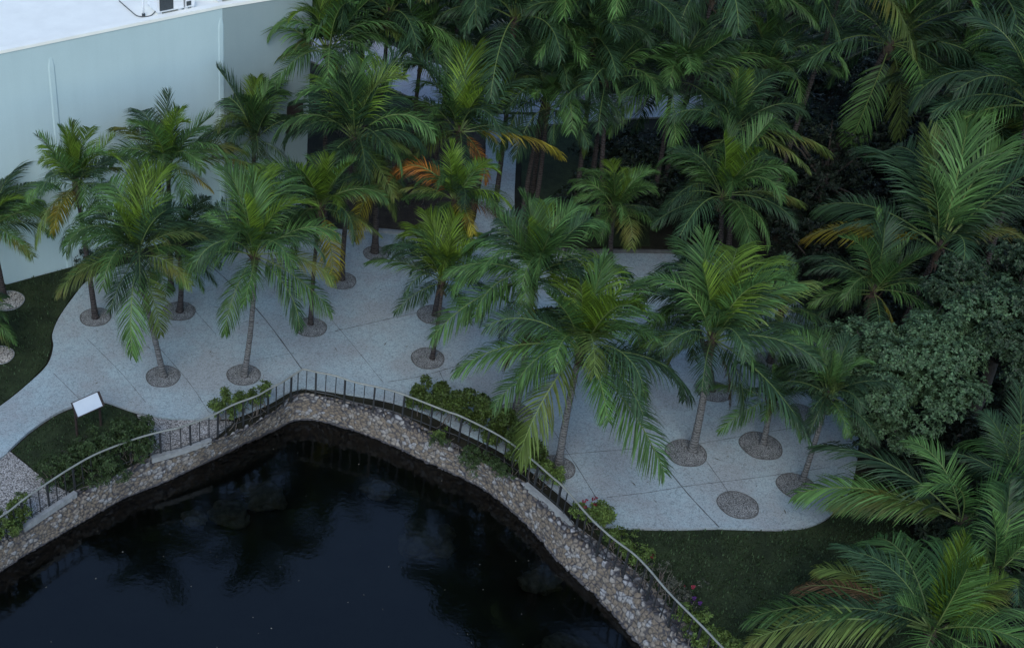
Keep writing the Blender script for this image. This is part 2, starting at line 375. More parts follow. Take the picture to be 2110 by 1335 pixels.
def blades():
    V = []; F = []
    for L, n in ((ISLAND, 4500), (LEFTL, 9000), (RIGHTL, 20000)):
        P = gp([(max(-120, x), min(1420, y)) for x, y in L]); xs = [p[0] for p in P]; ys = [p[1] for p in P]; k = 0
        while k < n:
            x = rng.uniform(min(xs), max(xs)); y = rng.uniform(min(ys), max(ys)); k += 1
            if not inside((x, y), P) or noise.noise(Vector((x, y, 0)) * 1.4) < rng.uniform(-.6, .3): continue
            a = rng.uniform(0, 6.28); w = rng.uniform(.012, .03); h = rng.uniform(.03, .075); l = rng.uniform(.02, .06); b = len(V)
            V += [(x - w * math.sin(a), y + w * math.cos(a), -.02), (x + w * math.sin(a), y - w * math.cos(a), -.02), (x + l * math.cos(a), y + l * math.sin(a), h)]; F.append((b, b + 1, b + 2))
    o = link('grass', mesh('grass', V, F), BLADE); o['kind'] = 'stuff'; o['label'] = 'short tufts of lawn grass around the paved plaza'
blades()
def joints():
    V = []; F = []
    for L, w in [([(430, 545), (530, 640), (622, 762)], .035), ([(690, 684), (760, 668), (840, 650), (905, 637)], .022), ([(800, 788), (860, 778), (905, 766), (1010, 735)], .022), ([(905, 766), (926, 812)], .022),
              ([(620, 590), (700, 680), (790, 790)], .014), ([(330, 720), (390, 790), (430, 850)], .015), ([(1125, 865), (1190, 965), (1262, 1083)], .022), ([(1160, 938), (1290, 927), (1380, 922)], .018),
              ([(1250, 1026), (1340, 1015), (1420, 1002), (1560, 985), (1700, 965)], .018), ([(1330, 905), (1374, 965), (1420, 1022), (1482, 1088)], .034), ([(1440, 930), (1490, 1000), (1500, 1015)], .018),
              ([(1390, 925), (1500, 905), (1620, 885), (1740, 865)], .016), ([(1500, 540), (1600, 690), (1700, 830)], .02), ([(180, 700), (250, 770), (300, 830)], .014), ([(520, 745), (570, 735), (606, 728)], .012),
              ([(110, 770), (165, 825)], .015), ([(400, 640), (445, 690)], .015)]:
        P = [np.array(G(x, y)) for x, y in L]; P = catmull(P, 6); b = len(V)
        for i, p in enumerate(P):
            t = P[min(i + 1, len(P) - 1)] - P[max(i - 1, 0)]; t = t / np.linalg.norm(t); s = np.array([-t[1], t[0], 0]) * w / 2 * (1 + .4 * math.sin(i * 2.3))
            V += [tuple((p + s)[:2]) + (.034,), tuple((p - s)[:2]) + (.034,)]
        F += [(b + 2 * i, b + 2 * i + 1, b + 2 * i + 3, b + 2 * i + 2) for i in range(len(P) - 1)]
    structure(link('paving_joint', mesh('paving_joint', V, F), JOINT))
joints()
def edge_strip(name, L, w, z, m, label, n=5, h=0.1):
    P = catmull([G(x, y) for x, y in L], n); V = []; F = []
    for i, p in enumerate(P):
        t = P[min(i + 1, len(P) - 1)] - P[max(i - 1, 0)]; t = t / np.linalg.norm(t); s = np.array([-t[1], t[0], 0]) * w / 2
        a, b = p + s, p - s; V += [(a[0], a[1], z - h), (a[0], a[1], z), (b[0], b[1], z), (b[0], b[1], z - h)]
    for i in range(len(P) - 1):
        q = 4 * i
        F += [(q, q + 1, q + 5, q + 4), (q + 1, q + 2, q + 6, q + 5), (q + 2, q + 3, q + 7, q + 6)]
    F += [(0, 3, 2, 1), (len(V) - 4, len(V) - 3, len(V) - 2, len(V) - 1)]
    return tag(link(name, mesh(name, V, F), m), label, 'kerb')
g = 'concrete kerbs under the railing'
for L, lb in (([(48, 1090), (100, 1055), (156, 1018)], 'pale concrete kerb under the railing beside the left gravel patch'),
              ([(312, 948), (372, 930), (434, 908)], 'pale concrete kerb under the railing below the small gravel strip'),
              ([(1083, 1000), (1130, 1040), (1178, 1084)], 'pale concrete kerb under the railing near the gravel ring by the leaning palm')):
    edge_strip('kerb', L, .14, .12, CONC, lb, h=.2)['group'] = g
edge_strip('bed_edging', [(740, 476), (800, 481), (870, 487), (930, 485)], .14, .16, CONC, 'low stone edging along the brown planting bed behind the plaza', h=.22)
edge_strip('bed_kerb', [(1068, 478), (1102, 511), (1180, 520), (1290, 521), (1400, 524), (1500, 540), (1600, 588)], .10, .14, KERBD, 'dark kerb where the plaza meets the shaded palm grove', h=.2)

# ------------------------------------------------------------------ railing
RAILPX = [(-330, 1262), (-150, 1155), (0, 1065), (48, 1029), (96, 996), (144, 965), (192, 938), (240, 918), (288, 901), (336, 888), (372, 880), (432, 858), (480, 834), (528, 816), (555, 801), (582, 787),
          (618, 764), (628, 761), (654, 767), (690, 774), (730, 787), (785, 799), (818, 808), (856, 822), (920, 847), (953, 859), (1030, 898), (1088, 940), (1137, 982), (1162, 1004), (1213, 1063), (1251, 1099),
          (1275, 1118), (1306, 1141), (1336, 1171), (1376, 1218), (1426, 1269), (1456, 1299), (1489, 1334), (1600, 1450)]
RH = 1.0
def railing():
    P = [np.array(G(x, y, RH)) for x, y in RAILPX]
    P = catmull(P, 6); s = np.r_[0, np.cumsum([np.linalg.norm(P[i + 1] - P[i]) for i in range(len(P) - 1)])]; A = np.array(P)
    f = lambda u: np.array([np.interp(u, s, A[:, k]) for k in range(3)])
    o = thing('railing', 'black iron railing with a grey handrail curving along the top of the stone wall', 'railing', (*f(s[-1] * .4)[:2], 0)); L = o.location
    V = []; F = []
    tube(V, F, [Vector(p) - L for p in P], .032, 6); link('handrail', mesh('handrail', V, F, True), RAILM, o)
    V = []; F = []
    tube(V, F, [Vector((p[0], p[1], .16)) - L for p in P[12:]], .012, 5)
    link('bottom_rail', mesh('bottom_rail', V, F), IRON, o)
    def post(w):
        V = []; F = []; box(V, F, -w, -w, -.1, w, w, RH - .02); return V, F
    pm = mesh('post', *post(.027)); pm.materials.append(IRON); bm_ = mesh('baluster', *post(.013)); bm_.materials.append(IRON)
    step = .335; n = int(s[-1] / step); np_, nb = 0, 0
    for i in range(n):
        p = f(i * step); x = proj(np.array([p[0], p[1], .5]))
        if x[0] < -40 or x[1] > 1380: continue
        big = i % 3 == 0
        q = bpy.data.objects.new('post' if big else 'baluster', pm if big else bm_); COL.objects.link(q); q.parent = o
        q.location = Vector((p[0], p[1], 0)) - L
        t = f(i * step + .05) - f(i * step - .05); q.rotation_euler = (rng.uniform(-.012, .012), rng.uniform(-.012, .012), math.atan2(t[1], t[0]))
railing()

# ------------------------------------------------------------------ building
def building():
    a, b = G(0, 588)[:2], G(160, 545)[:2]; d = (b - a) / np.linalg.norm(b - a); nb = np.array([-d[1], d[0]])   # nb points away from the camera
    def along(px):      # foot of the wall below a photo column at eye of the upper wall
        for t in np.arange(-30, 30, .02):
            p = a + d * t
            if proj(np.array([p[0], p[1], 6.0]))[0] >= px: return p
    k = along(459); H = 9.22
    e0 = along(641); ang = -R(5); d2 = np.array([d[0] * math.cos(ang) - d[1] * math.sin(ang), d[0] * math.sin(ang) + d[1] * math.cos(ang)])
    for t in np.arange(0, 12, .02):
        e = k + d2 * t
        if proj(np.array([e[0], e[1], 7.5]))[0] >= 641: break
    s0 = a - d * 14
    o = thing('building', 'pale blue windowless building with a flat white roof behind the palms', 'building', (*a, 0)); L = np.array([*a, 0])
    foot = [s0, k, e, e + nb * 22, s0 + nb * 22]
    V = []; F = []; n = 5
    for z in (-.2, H - .12): V += [(*(p - a), z) for p in foot]
    F = [(i, (i + 1) % n, n + (i + 1) % n, n + i) for i in range(n)]
    def piece(nm, fs, m):
        ids = sorted({i for f in fs for i in f}); link(nm, mesh(nm, [V[i] for i in ids], [tuple(ids.index(i) for i in f) for f in fs]), m, o)
    piece('wall', F[:1] + F[3:], WALLM); piece('end_wall', F[1:3], WALL_SHADED)
    def off(p, q): return p + nb * q
    V = [(*(p - a), H - .10) for p in (off(s0, .22), off(k, .22), e + nb * .22 - d * .2, e + nb * 21.8 - d * .2, s0 + nb * 21.8)]
    link('roof', mesh('roof', V, [(0, 1, 2, 3, 4)]), WHITE, o)
    # parapet: a low rounded kerb round the roof
    V = []; F = []; ring = [s0 - nb * .03, k - nb * .03, e - nb * .03 + d * .03, e + nb * 22 + d * .03, s0 + nb * 22]; inn = [off(s0, .22), off(k, .22), e + nb * .22 - d * .2, e + nb * 21.8 - d * .2, s0 + nb * 21.8]
    for rg, z in ((ring, H - .12), (ring, H - .01), (inn, H + .0), (inn, H - .11)): V += [(*(p - a), z) for p in rg]
    for r_ in range(3): F += [(r_ * n + i, r_ * n + (i + 1) % n, (r_ + 1) * n + (i + 1) % n, (r_ + 1) * n + i) for i in range(n)]
    link('parapet', mesh('parapet', V, F), WHITE, o)
    # shallow vertical ribs that start a little below the roof
    for p, w, top in ((along(116), .13, 8.55), (k - d * .06, .12, 8.7)):
        V = []; F = []; c = p - a; q = [(-w, -.002), (-w * .6, .03), (w * .6, .03), (w, -.002)]
        for z, s_ in ((-.1, 1), (top - .3, 1), (top, .5)):
            for x, y in q: V.append((*(c + d * x * s_ - nb * y * (1 if s_ == 1 else .3)), z))
        for r_ in range(2): F += [(r_ * 4 + i, r_ * 4 + i + 1, r_ * 4 + i + 5, r_ * 4 + i + 4) for i in range(3)]
        F.append((8, 9, 10, 11)); link('rib', mesh('rib', V, F), WALLM, o)
    # arched doorway niche near the far corner
    p = along(603); V = []; F = []
    prof = [(-.33, 0), (.33, 0)] + [(.33 * math.cos(x), 2.0 + .33 * math.sin(x)) for x in np.linspace(0, math.pi, 11)]
    dd = d2; pz = (p - k) @ d; pb = k + dd * pz - a
    zb = 0
    for z in np.arange(0, 8, .05):
        q = np.array([*(k + dd * pz), z])
        if proj(q)[1] < 226: zb = z; break
    nn = np.array([-dd[1], dd[0]])
    for off_ in (-.02, -.06):
        V += [(*(pb + dd * x + nn * off_), zb - 1.1 + y * .62) for x, y in prof]
    m_ = len(prof); F = [tuple(range(m_, 2 * m_))[::-1]] + [(i, (i + 1) % m_, m_ + (i + 1) % m_, m_ + i) for i in range(m_)]
    link('arched_niche', mesh('arched_niche', V, F), BROWN, o)
    rz = math.atan2(d[1], d[0])
    def unit(px, py, w, dep, h, label):
        p = G(px, py, H - .1); q = thing('rooftop_unit', label, 'air conditioner', (*p[:2], H - .1), 'rooftop units', rz)
        V = []; F = []; box(V, F, -w / 2, 0, .1, w / 2, dep, h); link('casing', mesh('casing', V, F), EQUIP, q)
        V = []; F = []
        for s_ in (-1, 1): box(V, F, s_ * w * .38 - .06, .05, 0, s_ * w * .38 + .06, dep - .05, .1)
        link('foot', mesh('foot', V, F), EQUIP, q)
        V = []; F = []; box(V, F, -w * .42, -.02, .16, w * .1, -.004, h - .1)
        box(V, F, w / 2 + .004, .08, .16, w / 2 + .02, dep - .08, h - .08); link('grille', mesh('grille', V, F), GRILLE, q)
        V = []; F = []; tube(V, F, [(0, dep / 2, h + .004), (0, dep / 2, h + .06)], [min(w, dep) * .36] * 2, 20); link('fan_guard', mesh('fan_guard', V, F), GRILLE, q)
    unit(352, 28, 1.0, .9, .75, 'white rooftop air conditioner with a dark side grille near the roof edge')
    unit(478, 2, 1.1, .9, .7, 'white rooftop air conditioner farther right along the roof edge by the palm')
    unit(392, 20, .34, .3, .42, 'small white box unit beside the rooftop air conditioner')
    p = G(296, 34, H - .1); q = thing('vent_pipe', 'thin white gooseneck vent pipe on the flat roof', 'pipe', (*p[:2], H - .1))
    V = []; F = []; tube(V, F, [(0, 0, 0), (0, 0, .55), (.03, .02, .66), (.10, .05, .70), (.17, .08, .66), (.19, .09, .56)], .035, 8); link('pipe', mesh('pipe', V, F, True), EQUIP, q)
    V = []; F = []; tube(V, F, [(0, 0, .0), (0, 0, .10)], .06, 10); link('pipe_collar', mesh('pipe_collar', V, F), GRILLE, q)
    C0 = [G(245, 2, H - .06), G(268, 22, H - .06), G(285, 34, H - .06), G(310, 33, H - .06), G(322, 22, H - .06), G(335, 20, H - .06)]
    V = []; F = []; tube(V, F, catmull(C0, 6), .018, 5); tag(link('roof_cable', mesh('roof_cable', V, F, True), KERBD), 'thin cable snaking across the white roof to the air conditioner', 'cable')
building()

# ------------------------------------------------------------------ sign on the grass island
def sign():
    bl, br, tr_, tl = [np.array(G(x, y, z)) for x, y, z in ((160, 859, .95), (211, 836, .95), (207, 811, 1.35), (155, 832, 1.35))]
    c = (bl + br) / 2; o = thing('sign_board', 'blank white information board in a dark frame on two posts on the grass island', 'sign', (c[0], c[1] , 0)); L = o.location
    ux = br - bl; w = np.linalg.norm(ux); ux /= w; v = np.array([-ux[1], ux[0], 0]); tilt = R(52); uy = v * math.cos(tilt) + np.array([0, 0, 1]) * math.sin(tilt); un = np.cross(ux, uy)
    o0 = bl - np.array(L)
    def slab(x0, x1, y0, y1, t0, t1):
        V = []; F = []; box(V, F, x0, y0, t0, x1, y1, t1); return [tuple(o0 + ux * x + uy * y + un * z) for x, y, z in V], F
    h = .47
    link('panel', mesh('panel', *slab(0, w, 0, h, .0, .02)), PANEL, o)
    V = []; F = []
    for q in ((-.03, w + .03, -.03, -.002), (-.03, w + .03, h + .002, h + .02), (-.03, -.002, -.002, h + .002), (w + .002, w + .08, -.002, h + .002)):
        v_, f_ = slab(*q, -.03, .035); b = len(V); V += v_; F += [tuple(i + b for i in f) for f in f_]
    link('frame', mesh('frame', V, F), BROWN, o)
    for x in (.03, w - .0):
        p = o0 + ux * x + uy * .25 - un * .06; V = []; F = []; tube(V, F, [(p[0], p[1], -.1), (p[0], p[1], p[2])], .045, 8); link('post', mesh('post', V, F), BROWN, o)
sign()

# ------------------------------------------------------------------ tree pits
PITS = [(336, 777, .58, 'with the pale leaning trunk left of the middle'), (502, 774, .57, 'at the foot of the curved palm behind the railing corner'), (640, 676, .57, 'around the thin black trunk in mid plaza'),
        (369, 643, .58, 'around a short dark trunk near the building'), (197, 655, .56, 'nearest the left lawn on the plaza'), (704, 580, .55, 'around the tall trunk in the middle of the plaza back'),
        (775, 524, .50, 'around the thick trunk nearest the brown planting bed'), (893, 650, .58, 'half hidden behind the leaning thin palm'), (881, 740, .58, 'pale, around the leaning thin dark trunk'),
        (1060, 855, .58, 'brownish, behind the sprawling hedge'), (1147, 965, .56, 'beside the railing under the big ringed palm'), (1413, 935, .64, 'around the stout pale ringed trunk'),
        (1567, 920, .66, 'around the short young palm'), (1640, 1003, .58, 'under the strongly leaning palm at the plaza edge'), (1520, 1042, .60, 'empty, with no tree, near the right lawn'),
        (1470, 808, .56, 'behind the stout ringed trunk'), (1585, 750, .58, 'under drooping fronds at the back right'), (1650, 855, .50, 'partly hidden, behind the young palm')]
def pit(x, y, r, label, gm, cat_g, z=.034):
    p = G(x, y); o = thing('tree_pit', label, 'tree pit', (p[0], p[1], z), cat_g)
    n = 44; V = [(0, 0, .022)]; F = []; rs = random.Random(int(x * 7 + y)); ph = rs.uniform(0, 6)
    wob = [1 + .02 * math.sin(2 * a + ph) + .015 * math.sin(5 * a) for a in np.linspace(0, 2 * math.pi, n, endpoint=False)]
    for k, (q, h) in enumerate(((.5, .02), (.97, .0))):
        for i in range(n):
            a = 2 * math.pi * i / n; V.append((r * q * wob[i] * math.cos(a), r * q * wob[i] * math.sin(a), h + rs.uniform(0, .012)))
    F += [(0, 1 + i, 1 + (i + 1) % n) for i in range(n)] + [(1 + i, 1 + n + i, 1 + n + (i + 1) % n, 1 + (i + 1) % n) for i in range(n)]
    link('gravel', mesh('gravel', V, F), gm, o)
    V = []; F = []
    for q, h in ((.955, .0), (.965, .02), (1.0, .02), (1.01, -.0)):
        for i in range(n):
            a = 2 * math.pi * i / n; V.append((r * q * wob[i] * math.cos(a), r * q * wob[i] * math.sin(a), h))
    F = [(k * n + i, k * n + (i + 1) % n, (k + 1) * n + (i + 1) % n, (k + 1) * n + i) for k in range(3) for i in range(n)]
    link('edging', mesh('edging', V, F), KERBD if gm is PITG else CONC, o)
for x, y, r, lb in PITS: pit(x, y, r, 'round gravel tree pit ' + lb, PITG, 'gravel tree pits in the plaza')
pit(15, 620, .62, 'round pale sand tree pit on the left lawn by the wall', SANDG, 'sand tree pits on the lawn', 0)
pit(-2, 732, .52, 'round pale sand tree pit cut by the left edge of the lawn', SANDG, 'sand tree pits on the lawn', 0)

# ------------------------------------------------------------------ palms
FT = []       # frond types: mesh, mid and tip for a length of 1
def frond_mesh(e0, e1, p, seed, grav, vee, dens=1.0):
    rs = random.Random(seed); N = 30; pts = [Vector((0, 0, 0))]; tan = []
    side = rs.uniform(-.10, .10); tw = rs.uniform(-.75, .75)
    for i in range(N):
        u = (i + .5) / N; a = R(e0 + (e1 - e0) * u ** p); b = side * u * 1.6
        t = Vector((math.cos(a) * math.cos(b), math.cos(a) * math.sin(b), math.sin(a))); tan.append(t); pts.append(pts[-1] + t / N)
    tan.append(tan[-1]); V = []; F = []
    tube(V, F, pts[::2], [.0068 * (1 - .85 * (i / 15)) + .0010 for i in range(16)], 4, False); nr = len(F)
    nl = int(64 * dens); gz = Vector((0, 0, -1)); clump = 0
    for k in range(nl):
        u0 = .15 + .85 * (k / (nl - 1)) ** .95
        for sg in (-1, 1):
            if rs.random() < .07: continue
            u = min(.999, u0 + rs.uniform(-.006, .006)); i = int(u * N); f = u * N - i
            P = pts[i].lerp(pts[i + 1], f); T = tan[i].lerp(tan[min(i + 1, N)], f).normalized()
            S0 = T.cross(Vector((0, 0, 1)))
            S0 = Vector((0, -1, 0)) if S0.length < .05 else S0.normalized()
            if S0.y > 0: S0 = -S0
            Nn = S0.cross(T)
            if Nn.x * 0 + Nn.z < 0 and e0 > 0 and u < .5: Nn = -Nn
            q = (u - .15) / .85; ll = .31 * (.42 + .58 * math.sin(math.pi * min(1, q * .80 + .17))) * rs.uniform(.85, 1.1)
            if q > .8: ll *= 1 - (q - .8) * 1.6
            if rs.random() < .03: clump = rs.uniform(-.3, .3)
            al = R((34 if e0 < 75 else 48) + 28 * q + rs.uniform(-7, 7)) + clump * .5
            roll = tw * q; Ss = S0 * math.cos(roll) + Nn * math.sin(roll); Nv = Nn * math.cos(roll) - S0 * math.sin(roll)
            D = (Ss * sg * math.cos(al) + T * math.sin(al) + Nv * (vee + rs.uniform(-.10, .10))).normalized()
            g_ = grav * rs.uniform(.7, 1.35); seg = 3; pos = P; w = .0060 * rs.uniform(.7, 1.2); b = len(V)
            for j in range(seg + 1):
                wd = T - D * T.dot(D)
                wd = Vector((0, 1, 0)) if wd.length < .05 else wd.normalized()
                ww = w * (0.55, 1.0, .72, .06)[j]
                V.append(pos + wd * ww); V.append(pos - wd * ww)
                pos = pos + D * (ll / seg); D = (D + gz * g_ * (.55 + .45 * j)).normalized()
            F += [(b + 2 * j, b + 2 * j + 1, b + 2 * j + 3, b + 2 * j + 2) for j in range(seg)]
    me = mesh('frond', V, F); me.materials.append(FM['m']); me.materials.append(RACH)
    me.polygons.foreach_set('material_index', [1] * nr + [0] * (len(F) - nr))
    return me, np.array(pts[N // 2]), np.array(pts[-1])
SPEC = [(85, 76, 1, .03, .75), (80, 56, 1.5, .10, .5), (80, 8, 2.0, .22, .35), (78, -42, 2.0, .34, .28), (70, -66, 1.8, .46, .2), (64, -20, 1.7, .36, .22),
        (58, -76, 1.6, .56, .12), (50, -45, 1.5, .48, .12), (40, -78, 1.5, .66, .05), (32, -40, 1.3, .50, .1), (22, -78, 1.3, .70, 0), (10, -45, 1.1, .55, .05), (-5, -82, 1.0, .60, 0), (-25, -82, .9, .5, 0), (-50, -86, .8, .4, 0), (68, 40, 1.3, .15, .35)]
for i, (e0, e1, p, gr, ve) in enumerate(SPEC):
    for s_ in range(2): FT.append((*frond_mesh(e0 + (s_ * 4 - 2), e1 + (s_ * 6 - 3), p, 100 + i * 7 + s_, gr, ve), e0, e1))
MID = np.array([f[1] for f in FT]); TIP = np.array([f[2] for f in FT])
AZ = np.radians(np.arange(0, 360, 4)); SC = np.array([.72, .8, .88, .96, 1.04, 1.12, 1.2, 1.3])
def rot_all(Pt):      # -> (type, az, scale, 3)
    x, y, z = Pt[:, 0], Pt[:, 1], Pt[:, 2]; c, s_ = np.cos(AZ), np.sin(AZ)
    q = np.stack([x[:, None] * c - y[:, None] * s_, x[:, None] * s_ + y[:, None] * c, np.broadcast_to(z[:, None], (len(z), len(c)))], -1)
    return q[:, :, None, :] * SC[None, None, :, None]
MIDA, TIPA = rot_all(MID), rot_all(TIP)
def solve(heart, L, m, t):
    pm = proj(heart + MIDA * L); pt = proj(heart + TIPA * L)
    e = np.hypot(pt[..., 0] - t[0], pt[..., 1] - t[1])
    if m is not None: e = e * .6 + np.hypot(pm[..., 0] - m[0], pm[..., 1] - m[1])
    e = e + 14 * np.abs(np.log(SC))[None, None, :]
    i = np.unravel_index(np.argmin(e), e.shape); return i[0], AZ[i[1]], SC[i[2]]
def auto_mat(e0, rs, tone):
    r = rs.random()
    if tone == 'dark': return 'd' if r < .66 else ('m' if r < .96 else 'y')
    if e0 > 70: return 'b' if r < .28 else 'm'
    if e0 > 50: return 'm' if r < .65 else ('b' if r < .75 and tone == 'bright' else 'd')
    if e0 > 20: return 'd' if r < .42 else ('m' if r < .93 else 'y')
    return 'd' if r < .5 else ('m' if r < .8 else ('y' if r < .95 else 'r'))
def palm(label, base, heart, L, fr=(), fill=8, tone='mid', pale=False, lean=0.0, hz=None, seed=0, spears=2, curve_=.3, group='coconut palms', rad=.105, top=10.6):
    rs = random.Random(seed * 13 + int(heart[0]))
    if hz is None:
        B = G(*base); Hh = at_y(heart[0], heart[1], B[1] + lean)
    else:
        Hh = G(heart[0], heart[1], hz); B = np.array([Hh[0] + base[0], Hh[1] + base[1], 0.])
    o = thing('coconut_palm', label, 'palm tree', (B[0], B[1], 0), group); hl = Vector(Hh - B)
    # trunk
    ax = Vector((hl.x, hl.y, 0)); bow = Vector((rs.uniform(-1, 1), rs.uniform(-.5, .5), 0)) * curve_
    n = max(14, int(hl.z * 7)); pts = []; rad_ = []
    for i in range(n + 1):
        u = i / n; pts.append(Vector((hl.x * (u ** 1.25), hl.y * (u ** 1.25), -.1 + (hl.z + .12) * u)) + bow * (4 * u * (1 - u) * .35))
        rad_.append(rad * (1.0 - .32 * u) * (1 + .75 * math.exp(-u * hl.z / .28)) * (1 + .035 * math.sin(i * 2.6) + rs.uniform(-.02, .02)))
    V = []; F = []; tube(V, F, pts, rad_, 12); link('trunk', mesh('trunk', V, F, True), TRUNK_PALE if pale else TRUNK_DARK, o)
    # fibre and old leaf bases round the top of the trunk
    V = []; F = []
    for k in range(17):
        a = k * 2.4; z = hl.z - .55 + .62 * rs.random(); r0 = rad * .75; l = rs.uniform(.22, .5); d = Vector((math.cos(a), math.sin(a), 0)); sgn = 1 if rs.random() < .7 else -.9
        c = Vector((pts[-1].x, pts[-1].y, z)); e = c + d * (r0 + l * .5) + Vector((0, 0, l * .85 * sgn)); s_ = Vector((-d.y, d.x, 0)) * rs.uniform(.035, .075); b = len(V)
        V += [c + d * r0 * .6 + s_, c + d * r0 * .6 - s_, c + d * (r0 + l * .28) + s_ * .7 + Vector((0, 0, l * .3 * sgn)), c + d * (r0 + l * .28) - s_ * .7 + Vector((0, 0, l * .3 * sgn)), e]
        F += [(b, b + 1, b + 3, b + 2), (b + 2, b + 3, b + 4)]
    b0 = len(V); tube(V, F, [pts[-1] + Vector((0, 0, -.6)), pts[-1] + Vector((0, 0, -.2)), pts[-1] + Vector((0, 0, .25))], [rad * .8, rad * 1.15, rad * .5], 8)
    link('leaf_bases', mesh('leaf_bases', V, F), FIBRE, o)
    vs = rs.uniform(.86, 1.12); fill += rs.randrange(-2, 3)
    def add(ti, az, s_, mk, tilt=0.0, zs=1.0):
        me, _, _, e0, e1 = FT[ti]
        q = bpy.data.objects.new('frond', me); COL.objects.link(q); q.parent = o; q.location = hl + Vector((math.cos(az), math.sin(az), 0)) * .05 + Vector((0, 0, rs.uniform(-.12, .10)))
        q.rotation_euler = (tilt, 0, az); q.scale = (L * s_, L * s_, L * s_ * zs)
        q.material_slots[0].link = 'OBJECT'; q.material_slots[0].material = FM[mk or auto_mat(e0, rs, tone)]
    for f in fr:
        mk = None
        if isinstance(f[-1], str): mk = f[-1]; f = f[:-1]
        ti, az, s_ = solve(np.array(Hh), L, f[:2] if len(f) == 4 else None, f[-2:]); add(ti, az, s_, mk, rs.uniform(-.08, .08))
    for k in range(spears): add(rs.randrange(0, 4), rs.uniform(0, 6.28), rs.uniform(.6, .8), 'b' if tone != 'dark' else 'm')
    a0 = rs.uniform(0, 6.28)
    fill += 9 if fr else 4
    for k in range(fill):
        u = (k + .5) / fill; grp = [2, 3, 15, 5, 4, 7, 6, 9, 8, 11, 10, 12]; ti = grp[min(11, int(u * top + rs.uniform(-.4, 1.2)))] * 2 + rs.randrange(2)
        add(ti, a0 + k * 2.39996 + rs.uniform(-.25, .25), rs.uniform(.78, 1.1), None, rs.uniform(-.2, .2), vs * rs.uniform(.9, 1.1))
    return o

palm('coconut palm with a pale leaning trunk and long hanging fronds in the left plaza', (338, 777), (283, 527), 2.75,
     [(169, 569, 122, 603, 'y'), (226, 506, 213, 587), (194, 474, 141, 515), (226, 436, 172, 455), (251, 408, 216, 373), (286, 399, 279, 361, 'b'), (305, 399, 339, 355, 'b'), (298, 446, 342, 458), (339, 465, 396, 506),
      (327, 528, 330, 603), (308, 613, 327, 679, 'y'), (267, 619, 270, 726, 'm'), (257, 465, 250, 500), (180, 540, 150, 560)], 7, 'mid', True, seed=1)
palm('coconut palm with a curved pale trunk standing behind the railing corner', (502, 777), (524, 530), 2.8,
     [(455, 507, 397, 529), (435, 480, 397, 477, 'd'), (491, 449, 441, 430), (496, 402, 471, 355), (521, 399, 518, 372, 'b'), (538, 394, 546, 347, 'b'), (560, 413, 624, 416), (555, 410, 590, 377), (602, 471, 690, 477, 'm'),
      (552, 485, 552, 529, 'm'), (602, 535, 693, 577, 'y'), (615, 588, 676, 646, 'm'), (485, 596, 473, 687, 'm'), (470, 470, 440, 455, 'd')], 6, 'mid', True, seed=2, curve_=.5)
palm('coconut palm on a thin black trunk in the gravel ring at mid plaza', (640, 670), (660, 425), 2.5,
     [(638, 377, 621, 338), (656, 363, 657, 324, 'b'), (668, 358, 676, 327, 'b'), (690, 372, 718, 341, 'b'), (688, 413, 704, 449), (674, 513, 693, 574, 'Y'), (740, 390, 800, 420), (720, 440, 775, 480, 'y'), (610, 390, 590, 400), (620, 430, 600, 470)], 7, 'bright', seed=3, rad=.085)
palm('bright yellow green coconut palm in front of the building wall at left', (197, 657), (158, 380), 2.3,
     [(141, 310, 148, 255, 'b'), (165, 300, 178, 265, 'b'), (120, 320, 92, 300, 'b'), (125, 335, 85, 325, 'b'), (185, 320, 240, 330), (205, 360, 245, 338), (148, 395, 168, 425, 'b'), (131, 417, 105, 475, 'Y'), (100, 430, 75, 500, 'y'), (195, 400, 220, 450), (150, 330, 135, 270, 'b')], 8, 'bright', seed=4)
palm('short dark coconut palm between the two pale trunked palms at left', (369, 644), (366, 505), 2.0,
     [(400, 530, 450, 590, 'd'), (410, 490, 440, 520, 'd'), (330, 480, 305, 510, 'd'), (385, 440, 420, 400, 'd'), (395, 450, 440, 440, 'd')], 8, 'dark', seed=5)
palm('coconut palm with yellow tipped side fronds against the middle of the building wall', (352, 600), (346, 345), 2.6,
     [(307, 253, 286, 236), (280, 286, 239, 273), (330, 280, 324, 256, 'b'), (354, 263, 374, 222, 'b'), (384, 283, 431, 256), (448, 303, 495, 310, 'y'), (455, 337, 516, 350, 'y'), (388, 367, 435, 391, 'Y'), (371, 313, 415, 354), (290, 337, 270, 364), (300, 310, 262, 330)], 7, 'mid', seed=6)
palm('dark upright coconut palm before the right end of the building wall', (530, 500), (525, 285), 2.4,
     [(482, 192, 441, 216), (526, 202, 539, 162, 'b'), (549, 209, 586, 202), (546, 189, 570, 172), (499, 263, 479, 303), (445, 263, 408, 297, 'd'), (566, 243, 590, 262, 'd'), (546, 317, 570, 340, 'y'), (500, 215, 470, 200, 'd')], 6, 'dark', seed=7)
palm('tall coconut palm with broad dark fronds in the middle of the plaza back', (704, 578), (730, 282), 3.0,
     [(780, 209, 840, 208, 'd'), (757, 167, 792, 158, 'b'), (705, 220, 705, 184), (690, 190, 676, 151, 'b'), (640, 240, 590, 285, 'd'), (832, 251, 885, 265, 'd'), (795, 284, 832, 312, 'y'), (660, 215, 640, 190), (740, 180, 745, 140, 'm'), (690, 320, 650, 380, 'd'), (770, 330, 805, 400, 'y')], 8, 'dark', seed=8, rad=.1)
palm('stout brown coconut palm with yellowing fronds beside the brown planting bed', (772, 522), (772, 365), 2.1,
     [(800, 355, 825, 400, 'y'), (740, 350, 720, 390, 'y'), (745, 430, 735, 490, 'Y'), (800, 400, 812, 450, 'y')], 7, 'dark', seed=9, rad=.13)
